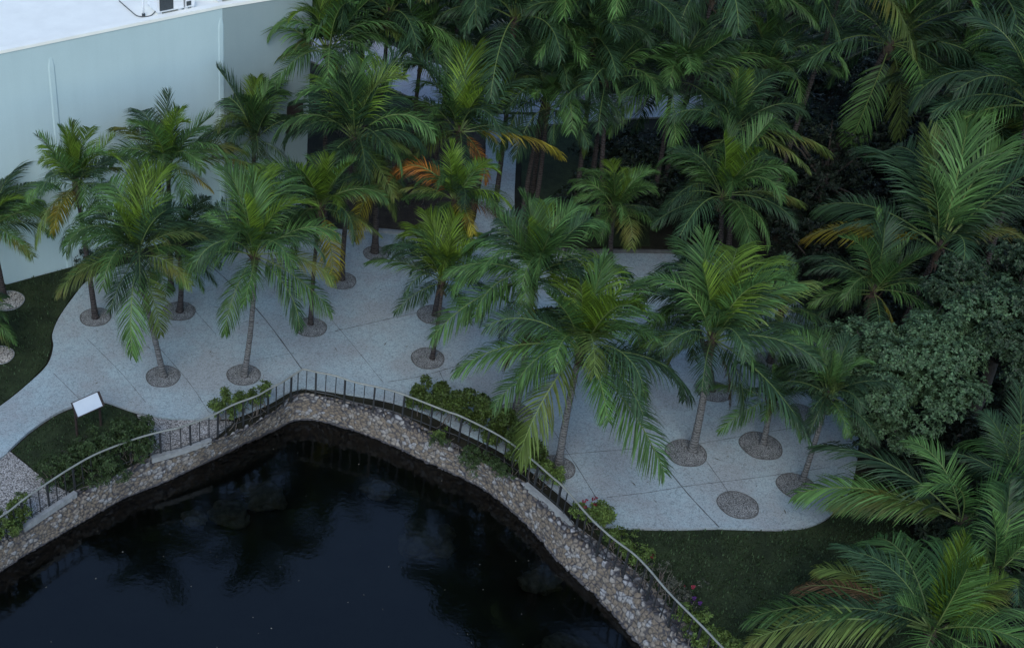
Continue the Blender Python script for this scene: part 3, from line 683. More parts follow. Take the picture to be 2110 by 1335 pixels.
palm('tall coconut palm with a dead orange frond and a golden frond beside the back path', (935, 500), (946, 272), 3.1,
     [(956, 162, 1000, 98, 'b'), (990, 189, 1030, 182), (1003, 232, 1040, 215), (916, 195, 862, 189), (879, 98, 816, 141, 'd'), (1064, 148, 1101, 179, 'd'), (1050, 185, 1091, 187, 'b'), (919, 219, 909, 253), (980, 158, 1003, 152, 'b'), (1003, 283, 1010, 327, 'm'),
      (889, 290, 845, 340, 'y'), (1088, 286, 1145, 313, 'Y'), (985, 322, 1008, 375, 'O'), (940, 150, 935, 100, 'm')], 5, 'bright', True, seed=10)
palm('lower bright coconut palm directly under the tall one beside the back path', (895, 652), (938, 412), 2.3,
     [(868, 322, 812, 374, 'O'), (872, 332, 818, 368, 'O'), (887, 392, 821, 394, 'y'), (912, 351, 876, 351), (970, 354, 999, 324, 'b'), (994, 387, 1054, 428, 'b'), (985, 400, 1035, 440, 'm'), (912, 425, 899, 455, 'b'), (953, 428, 983, 473, 'Y'), (1002, 446, 1044, 455, 'r'), (925, 440, 905, 480, 'm')], 5, 'bright', seed=11, rad=.085)
palm('small coconut palm on a thin leaning dark trunk in the open middle of the plaza', (890, 741), (913, 578), 2.25,
     [(836, 545, 765, 535), (844, 517, 806, 522), (869, 486, 829, 499), (887, 479, 847, 468, 'b'), (895, 476, 880, 440), (913, 484, 915, 463, 'b'), (931, 479, 946, 440, 'b'), (953, 501, 984, 486), (909, 522, 910, 563, 'b'), (875, 583, 871, 631, 'm'), (943, 608, 971, 624, 'm'), (953, 563, 985, 590, 'd')], 6, 'bright', seed=12, rad=.075, curve_=.1)
palm('bushy coconut palm with split drooping fronds between the thin palm and the big ringed palm', (1062, 852), (1100, 572), 2.85,
     [(986, 622, 885, 697, 'm'), (1030, 599, 1003, 683, 'd'), (1003, 548, 953, 589), (1020, 498, 976, 531), (1101, 474, 1121, 430, 'b'), (1074, 484, 1057, 450), (1135, 474, 1189, 440, 'm'), (1172, 474, 1222, 484), (1098, 511, 1104, 568, 'm'), (1080, 535, 1078, 590, 'm'), (1148, 558, 1180, 580, 'd'),
      (1226, 552, 1293, 562, 'd'), (1091, 639, 1135, 670, 'y'), (1050, 640, 1037, 690, 'd'), (1150, 600, 1190, 640, 'd'), (1040, 480, 1000, 500)], 6, 'mid', True, seed=13)
palm('big coconut palm with a ringed pale trunk leaning beside the railing', (1150, 965), (1196, 722), 3.35,
     [(1059, 719, 959, 760, 'm'), (1100, 688, 1059, 754), (1135, 640, 1100, 660), (1100, 760, 1028, 843, 'm'), (1114, 829, 1066, 964, 'y'), (1225, 760, 1252, 871, 'm'), (1287, 836, 1362, 964, 'm'), (1225, 688, 1225, 760, 'y'), (1287, 705, 1318, 802, 'd'), (1338, 733, 1411, 829, 'd'),
      (1269, 630, 1342, 678, 'm'), (1252, 592, 1328, 619, 'm'), (1225, 585, 1252, 568, 'b'), (1190, 619, 1145, 599, 'b'), (1173, 654, 1114, 643), (1276, 661, 1330, 720), (1260, 760, 1330, 860, 'd'), (1210, 620, 1200, 580, 'b')], 6, 'mid', True, seed=14, curve_=.15, rad=.12)
palm('coconut palm with a stout pale ringed trunk right of the big ringed palm', (1426, 930), (1468, 700), 3.1,
     [(1419, 617, 1374, 655), (1430, 546, 1374, 569), (1456, 531, 1404, 531), (1505, 554, 1523, 524, 'b'), (1523, 572, 1572, 531, 'b'), (1550, 569, 1580, 576, 'm'), (1542, 606, 1602, 595), (1580, 610, 1658, 587, 'y'), (1520, 688, 1550, 752, 'm'), (1617, 688, 1696, 718), (1591, 670, 1643, 673, 'd'), (1572, 782, 1655, 898, 'd'),
      (1404, 726, 1377, 760, 'y'), (1482, 587, 1475, 546, 'm'), (1440, 600, 1420, 560), (1500, 760, 1490, 800, 'r')], 6, 'mid', True, seed=15, rad=.125, curve_=.15)
palm('short young coconut palm with dark fronds in the wide gravel ring at right', (1572, 918), (1590, 828), 1.9,
     [(1625, 778, 1673, 793, 'd'), (1640, 808, 1684, 825, 'd'), (1560, 790, 1535, 830, 'd'), (1600, 770, 1620, 740, 'm'), (1620, 840, 1645, 880, 'd')], 5, 'dark', True, seed=17, rad=.09, spears=1)
palm('slim palm leaning far right from the ring at the plaza edge', (1652, 994), (1706, 815), 1.75,
     [(1640, 740, 1605, 770, 'd'), (1660, 710, 1625, 695, 'm'), (1690, 720, 1680, 680, 'm'), (1730, 740, 1760, 700, 'd'), (1650, 790, 1615, 830, 'd'), (1680, 850, 1660, 895, 'd'), (1740, 800, 1780, 840, 'd')], 7, 'dark', True, seed=18, rad=.085, curve_=.1)
palm('dim coconut palm hidden behind the stout ringed palm', (1466, 806), (1420, 640), 2.3, [(1370, 640, 1330, 700, 'd'), (1385, 680, 1350, 730, 'd')], 10, 'dark', seed=19)
palm('low dark palm with drooping fronds at the back right edge of the plaza', (1587, 748), (1610, 640), 2.0, [(1560, 640, 1540, 700, 'd'), (1650, 640, 1690, 690, 'd')], 8, 'dark', seed=20)
palm('small bright coconut palm in front of the dark grove on the back plaza', (1260, 560), (1266, 432), 2.1,
     [(1228, 385, 1180, 400, 'm'), (1240, 370, 1210, 345, 'm'), (1260, 370, 1255, 335, 'b'), (1282, 380, 1300, 345, 'b'), (1305, 390, 1350, 400), (1290, 440, 1298, 510, 'y'), (1250, 450, 1245, 500, 'm'), (1230, 420, 1195, 450), (1310, 420, 1350, 450, 'd')], 5, 'bright', seed=21)
palm('coconut palm with a bright upright spear behind the stout ringed palm', (1480, 610), (1488, 405), 2.9,
     [(1500, 340, 1498, 280, 'b'), (1525, 350, 1562, 318, 'b'), (1430, 360, 1390, 330, 'm'), (1420, 400, 1360, 440, 'd'), (1560, 350, 1630, 360), (1580, 400, 1655, 430, 'y'), (1550, 330, 1600, 330), (1450, 420, 1400, 480, 'd'), (1520, 430, 1540, 500, 'm'), (1570, 410, 1640, 460, 'd'), (1460, 345, 1440, 310, 'm')], 6, 'mid', seed=22)
palm('dark coconut palm above the spear topped palm, before the jungle', (1500, 520), (1508, 268), 2.9,
     [(1485, 200, 1470, 165, 'm'), (1525, 190, 1530, 155, 'b'), (1560, 180, 1620, 170, 'd'), (1590, 210, 1660, 225, 'd'), (1580, 240, 1630, 280, 'd'), (1440, 220, 1400, 260, 'd'), (1620, 295, 1702, 305, 'y'), (1600, 320, 1665, 350, 'y'), (1450, 190, 1420, 210, 'd')], 7, 'dark', seed=23)
palm('tall dark coconut palm with long feathery fronds at upper right of the path', (1340, 440), (1385, 165), 3.6,
     [(1501, 44, 1562, 7, 'd'), (1518, 131, 1616, 135, 'm'), (1350, 60, 1330, 5, 'd'), (1420, 60, 1440, 10, 'd'), (1290, 90, 1230, 130, 'd'), (1310, 60, 1260, 40, 'd'), (1340, 200, 1310, 270, 'd'), (1440, 180, 1490, 240, 'd'), (1400, 120, 1430, 150, 'm'), (1470, 90, 1540, 110, 'd')], 8, 'dark', seed=24)
palm('tall dark palm over the clustered brown trunks by the path', (1078, 440), (1128, 175), 3.5,
     [(1040, 60, 990, 90, 'd'), (1075, 40, 1050, 5, 'd'), (1130, 60, 1130, 10, 'd'), (1190, 60, 1240, 40, 'd'), (1220, 110, 1280, 150, 'd'), (1160, 170, 1180, 260, 'm'), (1080, 160, 1040, 210, 'y'), (1210, 180, 1275, 235, 'd'), (1160, 90, 1200, 120, 'm'), (1050, 110, 985, 150, 'd')], 8, 'dark', seed=25, lean=.3)
palm('coconut palm on the second brown trunk of the cluster by the path', (1100, 452), (1128, 225), 2.6, [(1090, 250, 1070, 330, 'd'), (1170, 230, 1215, 300, 'd'), (1185, 260, 1195, 330, 'y')], 7, 'dark', seed=26, spears=0)
palm('dark feathery palm above the tall bright palm of the path', (940, 300), (948, 112), 3.3,
     [(949, 80, 949, 40, 'y'), (900, 40, 850, 70, 'd'), (880, 80, 825, 130, 'd'), (1000, 40, 1050, 60, 'd'), (1020, 90, 1080, 130, 'd'), (920, 20, 890, -20, 'd'), (980, 10, 1010, -30, 'd'), (930, 60, 880, 50, 'd')], 8, 'dark', seed=27)
palm('palm overlapping the right corner of the building roof', (668, 452), (676, 108), 3.3,
     [(520, 18, 462, 47, 'm'), (634, 44, 603, 74, 'y'), (600, 88, 570, 148, 'm'), (750, 47, 828, 84, 'm'), (710, 98, 740, 165, 'd'), (690, 20, 700, -30, 'm'), (650, 20, 630, -30, 'm'), (740, 20, 790, 10, 'd'), (600, 20, 560, 10, 'm'), (720, 130, 745, 190, 'm')], 7, 'mid', seed=28)
palm('huge dark coconut palm on a leaning trunk in the right jungle', (1672, 420), (1834, 92), 4.4,
     [(1724, 81, 1629, 120, 'd'), (1737, 37, 1680, 60, 'd'), (1747, 115, 1720, 170, 'd'), (1798, 202, 1781, 287, 'm'), (1848, 192, 1858, 266, 'y'), (1939, 81, 1973, 125, 'y'), (1912, 37, 1933, 80, 'd'), (1980, 20, 2091, 67, 'd'), (1790, -10, 1730, -40, 'd'), (1860, -20, 1900, -60, 'd'), (1930, 130, 1975, 190, 'd')], 8, 'dark', seed=29, rad=.2, spears=1, curve_=.8)
palm('dark coconut palm cut by the right edge under the huge palm', (0.5, -.4), (2125, 215), 4.0, [(2034, 189, 1922, 222, 'd'), (2060, 130, 2040, 110, 'm'), (2050, 240, 2000, 290, 'd'), (2090, 110, 2080, 90, 'm')], 9, 'dark', hz=8, seed=30)
palm('large coconut palm with fanned grey green fronds above the broadleaf tree', (-.3, .2), (1936, 508), 4.0,
     [(1795, 427, 1699, 427, 'd'), (1840, 349, 1780, 319, 'd'), (1915, 364, 1906, 274, 'y'), (1954, 340, 1955, 253, 'd'), (1987, 310, 2002, 259, 'm'), (2005, 364, 2070, 292, 'm'), (2049, 361, 2109, 328, 'd'), (2034, 424, 2115, 427, 'd'), (2028, 487, 2112, 490, 'y'), (1895, 430, 1880, 400, 'm'), (1765, 475, 1678, 481, 'Y'), (1880, 330, 1850, 290, 'd'), (1990, 400, 2050, 350, 'd')], -3, 'dark', hz=4.5, seed=31, spears=1)
palm('small dark palm with an orange dead frond left of the broadleaf tree', (0, 0), (1800, 600), 2.5, [(1759, 565, 1720, 582, 'd'), (1786, 550, 1806, 532, 'O'), (1740, 610, 1690, 640, 'd'), (1830, 640, 1840, 680, 'Y'), (1850, 570, 1880, 600, 'm')], 8, 'dark', hz=3.2, seed=32)
palm('coconut palm cut by the left edge in the sand ring by the wall', (8, 612), (-22, 470), 2.6, [(50, 364, 111, 381, 'd'), (25, 340, 65, 318, 'd'), (50, 437, 101, 464, 'y'), (40, 420, 95, 440, 'm'), (20, 480, 60, 530, 'y'), (0, 380, 20, 330, 'd')], 8, 'mid', seed=33)
palm('small palm cut by the left edge in the lower sand ring', (-12, 728), (-50, 655), 1.7, [(-15, 670, 18, 705, 'y'), (-20, 640, 10, 660, 'm')], 6, 'mid', seed=34, spears=0)
palm('large bright coconut palm filling the bottom right corner', (.2, -.2), (1922, 1300), 3.4,
     [(1667, 1290, 1560, 1269, 'm'), (1617, 1301, 1543, 1312, 'y'), (1713, 1248, 1657, 1209, 'r'), (1749, 1216, 1696, 1166, 'y'), (1802, 1191, 1735, 1123, 'd'), (1888, 1180, 1877, 1098, 'm'), (1856, 1145, 1795, 1127, 'm'), (1909, 1223, 1902, 1191, 'b'), (1952, 1216, 1984, 1155, 'm'), (1998, 1227, 2069, 1191, 'b'), (1891, 1266, 1831, 1241, 'd'), (2009, 1308, 2069, 1301, 'b'), (2034, 1262, 2109, 1230, 'm'), (1780, 1260, 1720, 1300, 'd'), (1940, 1180, 1945, 1110, 'm')], -3, 'mid', hz=2.6, seed=35)
palm('dark coconut palm behind the bottom right corner palm', (.4, .3), (2046, 1190), 2.6, [(2080, 1059, 2087, 1009, 'm'), (1998, 1145, 1948, 1109, 'm'), (2000, 1120, 1991, 1085, 'm'), (2050, 1100, 2060, 1040, 'd'), (2090, 1120, 2120, 1080, 'd'), (2090, 1180, 2130, 1200, 'd')], -3, 'dark', hz=2.6, seed=36)
palm('dark palm sending one long frond left across the plaza edge', (.2, .1), (1985, 1075), 3.4, [(1800, 1010, 1628, 1006, 'm'), (1856, 1027, 1728, 1045, 'm'), (1973, 1002, 1906, 1009, 'm'), (1820, 960, 1699, 913, 'd')], -3, 'dark', hz=2.2, seed=37, spears=0)
palm('dark palm with broken folded fronds at the right edge below the broadleaf tree', (.3, 0), (2090, 1000), 2.6, [(2034, 900, 2030, 990, 'm'), (2060, 850, 2100, 800, 'd'), (2090, 900, 2105, 960, 'b'), (2020, 950, 1990, 1030, 'd')], -3, 'dark', hz=3, seed=38, spears=0)
EXTRA = [(800, 30, 8.0, 3.3, 'second from the left along the top edge'), (745, 85, 6.6, 3.0, 'beside the palm on the roof corner'), (868, 120, 6.0, 3.0, 'above the olive shrub by the back path'), (1060, 40, 8.0, 3.5, 'at the top edge over the path'),
         (1225, 85, 7.4, 3.3, 'just right of the clustered trunks'), (1275, 0, 8.8, 3.5, 'at the top edge right of the path'), (745, -40, 9, 3.3, 'at the top edge behind the building corner'), (590, -60, 8.5, 3.0, 'peeping over the roof corner'), (1470, -10, 8.8, 3.6, 'at the top edge before the jungle'),
         (1640, -50, 9, 3.6, 'at the top edge left of the huge palm'), (2010, -20, 9, 4.0, 'at the top edge right of the huge palm'), (2115, 40, 8, 3.6, 'in the top right corner'), (1150, -50, 9, 3.4, 'at the top edge above the clustered trunks'), (960, -40, 9, 3.4, 'at the top edge above the tall bright palm'),
         (2150, -70, 9, 4, 'beyond the top right corner'), (1750, -70, 10, 4, 'at the top edge over the huge palm'), (1580, 140, 6, 3.0, 'between the feathery palm and the huge palm'), (1965, 190, 5.5, 3.2, 'in shade below the huge palm'),
         (1250, 165, 6.2, 3.0, 'right of the clustered trunks below the top row'), (2065, 330, 5.0, 3.4, 'behind the large fanned palm at the right edge')]
for i, (x, y, hz, L, pl) in enumerate(EXTRA):
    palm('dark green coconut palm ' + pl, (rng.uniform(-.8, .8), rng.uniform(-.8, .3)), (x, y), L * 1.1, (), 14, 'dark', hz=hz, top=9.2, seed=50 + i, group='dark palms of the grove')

# ------------------------------------------------------------------ leafy plants
def leaves(lobes, n, size, seed, per=7, up=.5, shell=.55, asp=.42):
    """leaf rosettes spread through lobes (cx, cy, cz, rx, ry, rz)"""
    rs = random.Random(seed); V = []; F = []; vol = [l[3] * l[4] * l[5] for l in lobes]; tot = sum(vol)
    for l, w in zip(lobes, vol):
        k = max(2, int(n / per * w / tot))
        for _ in range(k):
            d = Vector((rs.gauss(0, 1), rs.gauss(0, 1), rs.gauss(.15, 1))).normalized(); r = shell + (1 - shell) * rs.random() ** .6; r *= 1 + .16 * noise.noise(d * 2.3 + Vector((seed, l[0], l[1])))
            c = Vector((l[0] + d.x * l[3] * r, l[1] + d.y * l[4] * r, l[2] + d.z * l[5] * r)); ax = (d + Vector((0, 0, up)) + Vector((rs.gauss(0, .3), rs.gauss(0, .3), 0))).normalized()
            u = ax.orthogonal().normalized(); v = ax.cross(u)
            for j in range(per):
                a = 6.283 * j / per + rs.uniform(-.5, .5); s_ = size * rs.uniform(.6, 1.3); el = rs.uniform(-.15, .7)
                D = (u * math.cos(a) + v * math.sin(a)) * math.cos(el) + ax * math.sin(el); Wd = D.cross(ax).normalized() * s_ * asp * .5; b = len(V)
                V += [c + D * s_ * .08, c + D * s_ * .5 + Wd + ax * s_ * .05, c + D * s_ - ax * s_ * .12, c + D * s_ * .5 - Wd + ax * s_ * .05]; F += [(b, b + 1, b + 2), (b, b + 2, b + 3)]
    return mesh('foliage', V, F)
def stems(pts, n, r, seed, spread=.3, hmin=.4, hmax=1.0):
    rs = random.Random(seed); V = []; F = []
    for k in range(n):
        x, y, h = rs.choice(pts); x += rs.gauss(0, spread * .4); y += rs.gauss(0, spread * .4); h *= rs.uniform(hmin, hmax); p = Vector((x, y, -.05)); P = [p]
        d = Vector((rs.gauss(0, .25), rs.gauss(0, .25), 1))
        for i in range(4): d = d + Vector((rs.gauss(0, .3), rs.gauss(0, .3), 0)); P.append(P[-1] + d.normalized() * h / 4)
        tube(V, F, P, [r, r * .85, r * .7, r * .5, r * .3], 4, False)
    return mesh('stems', V, F)
def shrub(label, pts, kind, n, size, seed, cat='shrub', group=None, flowers=None, twigs=20, name='shrub', up=.5):
    """pts: photo points on the ground with height and radius (x, y, h, r)"""
    B = G(pts[0][0], pts[0][1]); o = thing(name, label, cat, (B[0], B[1], 0), group); lob = []; sp = []; rs = random.Random(seed)
    for x, y, h, r in pts:
        p = G(x, y) - B
        for _ in range(6): lob.append((p[0] + rs.gauss(0, r * .55), p[1] + rs.gauss(0, r * .45), h * rs.uniform(.4, .95), r * rs.uniform(.3, .62), r * rs.uniform(.3, .62), h * rs.uniform(.14, .3)))
        sp.append((p[0], p[1], h))
    link('foliage', leaves(lob, n, size, seed, up=up), LF[kind], o)
    if twigs: link('stems', stems(sp, twigs, .014, seed + 3, .5), TWIG, o)
    for nm, l, k in (flowers or ()):
        for x, y, z in l: link('flower_cluster', leaves([(*(G(x, y, z) - B), .16, .16, .10)], k, .075, seed + 9, per=5, asp=.8), LF[nm], o)
    return o
shrub('dense green hedge sprawling over the railing left of the big ringed palm', [(858, 836, .95, .42), (895, 850, 1.05, .48), (935, 868, 1.1, .5), (978, 890, 1.1, .52), (1018, 912, 1.1, .52), (1058, 936, 1.0, .48), (1098, 962, .85, .42)], 'hedge', 16000, .135, 1, 'hedge', name='hedge', twigs=60)
shrub('ragged green shrub inside the railing left of its corner', [(455, 868, .85, .3), (480, 862, .9, .3), (515, 850, .95, .3), (545, 838, .95, .28)], 'hedge', 3600, .11, 2, twigs=40)
shrub('dark tangled shrub below the sign on the grass island', [(120, 990, .65, .6), (160, 972, .85, .7), (205, 955, 1.0, .75), (250, 940, 1.1, .75), (295, 925, 1.1, .6), (205, 985, 1.0, .6), (255, 968, 1.0, .6), (285, 950, 1.0, .6)], 'deep', 12000, .105, 3, twigs=60)
shrub('dry brownish twigs at the left end of the tangled shrub', [(110, 978, .4, .4), (150, 955, .45, .4), (195, 930, .45, .4)], 'grey', 1300, .07, 4, twigs=30)
shrub('small leafy shrub at the left edge inside the railing', [(5, 1110, .8, .35), (35, 1085, .95, .38), (-25, 1110, .9, .35)], 'hedge', 2600, .12, 5, twigs=30)
shrub('little yellow green plant among the wall stones below the hedge', [(905, 905, .35, .2)], 'hedge', 260, .11, 6, twigs=4)
shrub('grey green brush spilling down the stones below the hedge', [(910, 925, .5, .4), (960, 950, .6, .5), (1000, 970, .6, .5), (1035, 990, .55, .45)], 'deep', 3200, .08, 7, twigs=30)
shrub('climbing green plant under the big ringed palm by the railing', [(1110, 985, .7, .35), (1135, 1000, .6, .3)], 'hedge', 1900, .11, 8, twigs=20)
shrub('round bush with red blossom by the railing at the plaza corner', [(1222, 1088, 1.05, .42), (1245, 1090, .9, .35)], 'hedge', 2600, .11, 9, twigs=16, flowers=[('red', [(1205, 1035, 1.05), (1225, 1030, 1.0)], 22)])
g = 'straggly flowering shrubs along the lower railing'
shrub('leafy straggly shrub along the railing just below the plaza corner', [(1262, 1122, .7, .4), (1290, 1150, .7, .4), (1318, 1172, .7, .4)], 'hedge', 2200, .10, 10, group=g, twigs=50, flowers=[('red', [(1346, 1140, .6)], 10)])
shrub('bare twiggy shrub with red and purple blossom beside the right lawn', [(1345, 1200, .65, .4), (1375, 1230, .65, .45), (1400, 1262, .6, .45)], 'grey', 1300, .065, 11, group=g, twigs=80, flowers=[('red', [(1418, 1205, .5)], 14), ('purple', [(1420, 1228, .45), (1432, 1238, .4)], 8)])
shrub('green shrub outside the railing at the bottom edge', [(1415, 1300, .7, .4), (1445, 1330, .7, .45), (1480, 1365, .7, .45)], 'hedge', 2400, .105, 12, group=g, twigs=40)
shrub('olive shrub in the planting bed left of the tall bright palm', [(850, 290, 1.3, .8), (815, 285, 1.3, .8), (885, 290, 1.2, .7)], 'olive', 3600, .11, 13)
shrub('rust coloured shrub beside the corner of the building', [(668, 255, 1.8, .7), (690, 270, 1.5, .7)], 'rust', 2600, .11, 14)
shrub('low dark planting behind the tall plaza palm', [(600, 430, 1.0, .8), (640, 420, 1.1, .8), (560, 440, 1.0, .8), (500, 450, .9, .7)], 'dark', 2600, .11, 15)
shrub('clipped dark foliage at the foot of the building wall', [(182, 548, .8, .4), (215, 535, .7, .4), (260, 523, .7, .4)], 'dark', 1500, .09, 16)
shrub('low mulch level foliage in the brown planting bed', [(820, 430, .4, .7), (870, 430, .4, .7), (850, 400, .5, .8), (930, 380, .5, .6)], 'grey', 1500, .08, 17)

def broadleaf(label, base, lobes, n, size, kind, seed, th, group=None):
    rs = random.Random(seed); o = thing('broadleaf_tree', label, 'tree', (*base, 0), group); V = []; F = []
    tube(V, F, [(0, 0, -.1), (.1, .05, th * .35), (.05, .1, th * .7)], [.24, .19, .15], 9)
    for l in lobes[::4]: tube(V, F, [(.05, .1, th * .65), (l[0] * .45, l[1] * .45, th * .7 + (l[2] - th * .7) * .6), (l[0], l[1], l[2])], [.07, .04, .012], 6, False)
    link('trunk', mesh('trunk', V, F, True), BARK, o); link('crown', leaves(lobes, n, size, seed, per=8, up=.7, shell=.45, asp=.5), LF[kind], o)
def tree_at(label, spots, n, size, kind, seed, group=None):
    """spots: photo point, height and radii of each crown lobe"""
    P = [(G(x, y, z), z, r, rz) for x, y, z, r, rz in spots]; c = np.mean(np.array([p[0][:2] for p in P]), axis=0)
    rs = random.Random(seed); lob = []
    for p, z, r, rz in P:
        for k in range(12):
            dv = Vector((rs.gauss(0, 1), rs.gauss(0, 1), abs(rs.gauss(0, .8)) - .25)).normalized(); q = r * rs.uniform(.32, .54)
            lob.append((p[0] - c[0] + dv.x * r * .8, p[1] - c[1] + dv.y * r * .8, z + dv.z * rz * .85, q, q, q * .72))
    broadleaf(label, c, lob, n, size, kind, seed, float(np.mean([p[1] for p in P])), group)
tree_at('broad round broadleaf tree with small glossy leaves at the right edge', [(1765, 800, 3.4, 1.2, .9), (1770, 720, 3.6, 1.1, .8), (1800, 790, 3.2, 1.15, .8), (1870, 720, 3.9, 1.25, .9), (1790, 840, 2.5, .95, .8), (1960, 700, 4.2, 1.3, .9), (1880, 830, 3.0, 1.1, .8), (1945, 780, 3.6, 1.1, .8), (1760, 740, 3.0, .7, .6), (2020, 640, 4.8, 1.3, .9), (1820, 900, 2.0, .8, .6)], 62000, .125, 'tree', 40)
tree_at('second broadleaf tree rising behind the round one at the right edge', [(2000, 590, 5.0, 1.1, .8), (2080, 570, 5.4, 1.2, .9), (2100, 660, 5.0, 1.4, 1.0), (2150, 620, 5.3, 1.3, .9), (2060, 730, 4.2, 1.1, .8), (2130, 760, 4.0, 1.2, .8)], 40000, .125, 'tree', 41)
g = 'dark trees of the jungle'
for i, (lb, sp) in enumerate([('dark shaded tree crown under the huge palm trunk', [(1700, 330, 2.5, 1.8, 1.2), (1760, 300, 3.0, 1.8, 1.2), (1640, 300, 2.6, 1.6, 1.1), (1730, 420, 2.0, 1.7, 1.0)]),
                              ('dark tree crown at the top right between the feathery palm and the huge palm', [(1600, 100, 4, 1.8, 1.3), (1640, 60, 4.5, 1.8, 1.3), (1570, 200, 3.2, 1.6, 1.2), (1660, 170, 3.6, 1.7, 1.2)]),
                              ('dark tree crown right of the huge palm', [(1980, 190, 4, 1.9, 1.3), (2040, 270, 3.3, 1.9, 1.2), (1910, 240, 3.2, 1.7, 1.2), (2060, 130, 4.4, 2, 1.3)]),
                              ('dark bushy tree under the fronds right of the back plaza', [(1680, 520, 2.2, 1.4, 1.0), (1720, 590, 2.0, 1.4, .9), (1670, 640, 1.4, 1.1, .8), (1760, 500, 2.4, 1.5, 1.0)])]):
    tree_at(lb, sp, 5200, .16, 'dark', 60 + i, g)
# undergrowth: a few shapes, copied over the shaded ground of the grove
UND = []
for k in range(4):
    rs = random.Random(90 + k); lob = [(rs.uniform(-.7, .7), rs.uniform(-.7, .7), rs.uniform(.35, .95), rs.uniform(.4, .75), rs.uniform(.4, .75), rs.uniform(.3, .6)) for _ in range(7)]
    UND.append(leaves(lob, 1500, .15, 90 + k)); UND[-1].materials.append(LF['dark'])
plz = [tuple(p) for p in catmull(gp(PLAZA), 2)]; bpath = gp([(600, 60), (760, 80), (920, 140), (1080, 172), (1260, 195), (1500, 200), (1500, 240), (1290, 250), (1070, 268), (880, 222), (780, 178), (600, 116)])
rl = gp(RIGHTL); cnt = 0
for px in range(1040, 2300, 62):
    for py in list(range(-60, 1340, 52)):
        x, y = px + rng.uniform(-26, 26), py + rng.uniform(-20, 20); p = G(x, y)
        if x < 1200 and 262 < y: continue
        if x < 1420 and 330 > y > 255: continue
        if inside(p[:2], plz) or inside(p[:2], bpath) or inside(p[:2], rl) or (y > 1000 and x < 1850) or (y > 500 and x < 1640): continue
        if min((p[0] - q[0]) ** 2 + (p[1] - q[1]) ** 2 for q in plz) < .9: continue
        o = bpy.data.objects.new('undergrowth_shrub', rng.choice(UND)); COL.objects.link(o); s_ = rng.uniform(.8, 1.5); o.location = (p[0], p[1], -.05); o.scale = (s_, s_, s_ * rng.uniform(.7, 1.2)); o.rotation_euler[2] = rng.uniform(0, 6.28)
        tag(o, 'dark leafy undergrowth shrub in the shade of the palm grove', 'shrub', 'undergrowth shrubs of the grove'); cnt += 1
print('undergrowth', cnt)

# ------------------------------------------------------------------ pond rocks, floating leaves, small rail by the path
def rock(x, y, r, label, seed):
    p = G(x, y, WATER_Z - .25); bm = bmesh.new(); bmesh.ops.create_icosphere(bm, subdivisions=4, radius=1)
    for v in bm.verts:
        k = 1 + .45 * noise.noise(v.co * 1.4 + Vector((seed, 0, 0))) + .2 * noise.noise(v.co * 3.5 + Vector((0, seed, 0))); v.co = Vector((v.co.x * r * 1.3, v.co.y * r, v.co.z * r * .6)) * k
    me = bpy.data.meshes.new('rock'); bm.to_mesh(me); bm.free(); me.polygons.foreach_set('use_smooth', [True] * len(me.polygons))
    tag(link('submerged_rock', me, ROCKW, None, (p[0], p[1], WATER_Z - .42 - r * .95)), label, 'rock', 'rocks under the pond water')
for i, (x, y, r, lb) in enumerate([(478, 1030, .5, 'pale rounded rock under the dark water left of the pond middle'), (545, 990, .55, 'jagged sunken rock under the water below the wall corner'), (400, 1045, .3, 'small faint sunken rock at the left of the pond'), (885, 1070, .7, 'broad sunken rock under the rippled water at the right of the pond'),
                                   (780, 985, .4, 'dim sunken rock below the right hand wall near the corner'), (1120, 1170, .45, 'sunken rock close under the right wall'), (1165, 1310, .6, 'sunken rock at the bottom edge of the pond right side')]): rock(x, y, r, lb, i * 3.1)
V = []; F = []
wp = [tuple(p) for p in wout + far]
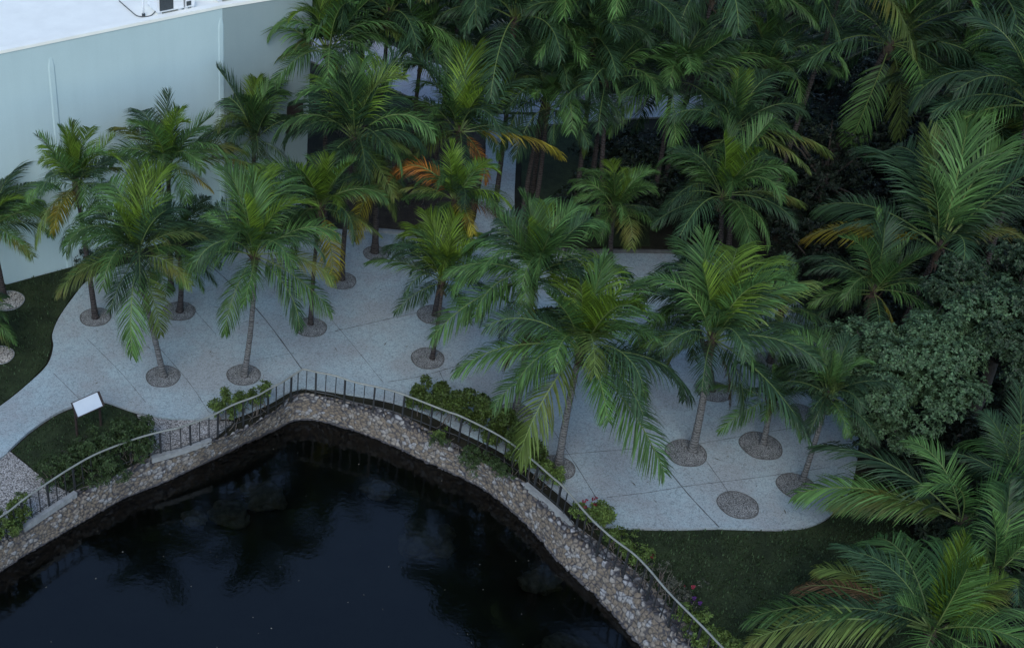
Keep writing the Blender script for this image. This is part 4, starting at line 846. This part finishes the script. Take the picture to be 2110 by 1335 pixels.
for _ in range(95):
    x, y = rng.uniform(-60, 1400), rng.uniform(880, 1400); p = G(x, y, WATER_Z + .006)
    if not inside(p[:2], wp) or min(np.hypot(p[0] - q[0], p[1] - q[1]) for q in wp[:-3]) < .35: continue
    a = rng.uniform(0, 6.28); r = rng.choice([.010, .013, .016, .024]); b = len(V)
    V += [(p[0] + r * math.cos(a + k * 1.57) * (1 if k % 2 else .6), p[1] + r * math.sin(a + k * 1.57) * (1 if k % 2 else .6), p[2] + .004 * k) for k in range(4)]; F.append((b, b + 1, b + 2, b + 3))
o = link('floating_leaves', mesh('floating_leaves', V, F), plain('dead_leaf', (0.26, 0.25, 0.2), .8, .3, 30)); o['kind'] = 'stuff'; o['label'] = 'specks of fallen leaves floating on the pond'
def litter():
    V = []; F = []; P = plz
    xs = [p[0] for p in P]; ys = [p[1] for p in P]; n = 0
    while n < 260:
        x = rng.uniform(-12, max(xs)); y = rng.uniform(min(ys), max(ys))
        if not inside((x, y), P): continue
        if noise.noise(Vector((x * .4, y * .4, 3))) < rng.uniform(-.4, .4): continue
        n += 1; a = rng.uniform(0, 6.28); l = rng.choice([.02, .03, .04, .07, .12]); w = rng.uniform(.008, .02); b = len(V); c, q = math.cos(a), math.sin(a)
        V += [(x - c * l, y - q * l, .036), (x + q * w, y - c * w, .042), (x + c * l, y + q * l, .038), (x - q * w, y + c * w, .042)]; F.append((b, b + 1, b + 2, b + 3))
    o = link('leaf_litter', mesh('leaf_litter', V, F), plain('litter', (0.075, 0.065, 0.045), .9, .4, 20)); o['kind'] = 'stuff'; o['label'] = 'small dry leaf scraps scattered over the plaza'
litter()
def barrier():
    a, b = G(1012, 264), G(1095, 266); o = thing('timber_barrier', 'low dark timber barrier across the back path', 'barrier', (*a[:2], 0)); d = b - a
    V = []; F = []; tube(V, F, [(-.1, 0, .75), (d[0] + .1, d[1], .75)], .06, 8); link('beam', mesh('beam', V, F), BROWN, o)
    for t in (0, .5, 1):
        V = []; F = []; tube(V, F, [(d[0] * t, d[1] * t + .0, -.1), (d[0] * t, d[1] * t, .70)], .05, 8); link('post', mesh('post', V, F), BROWN, o)
barrier()
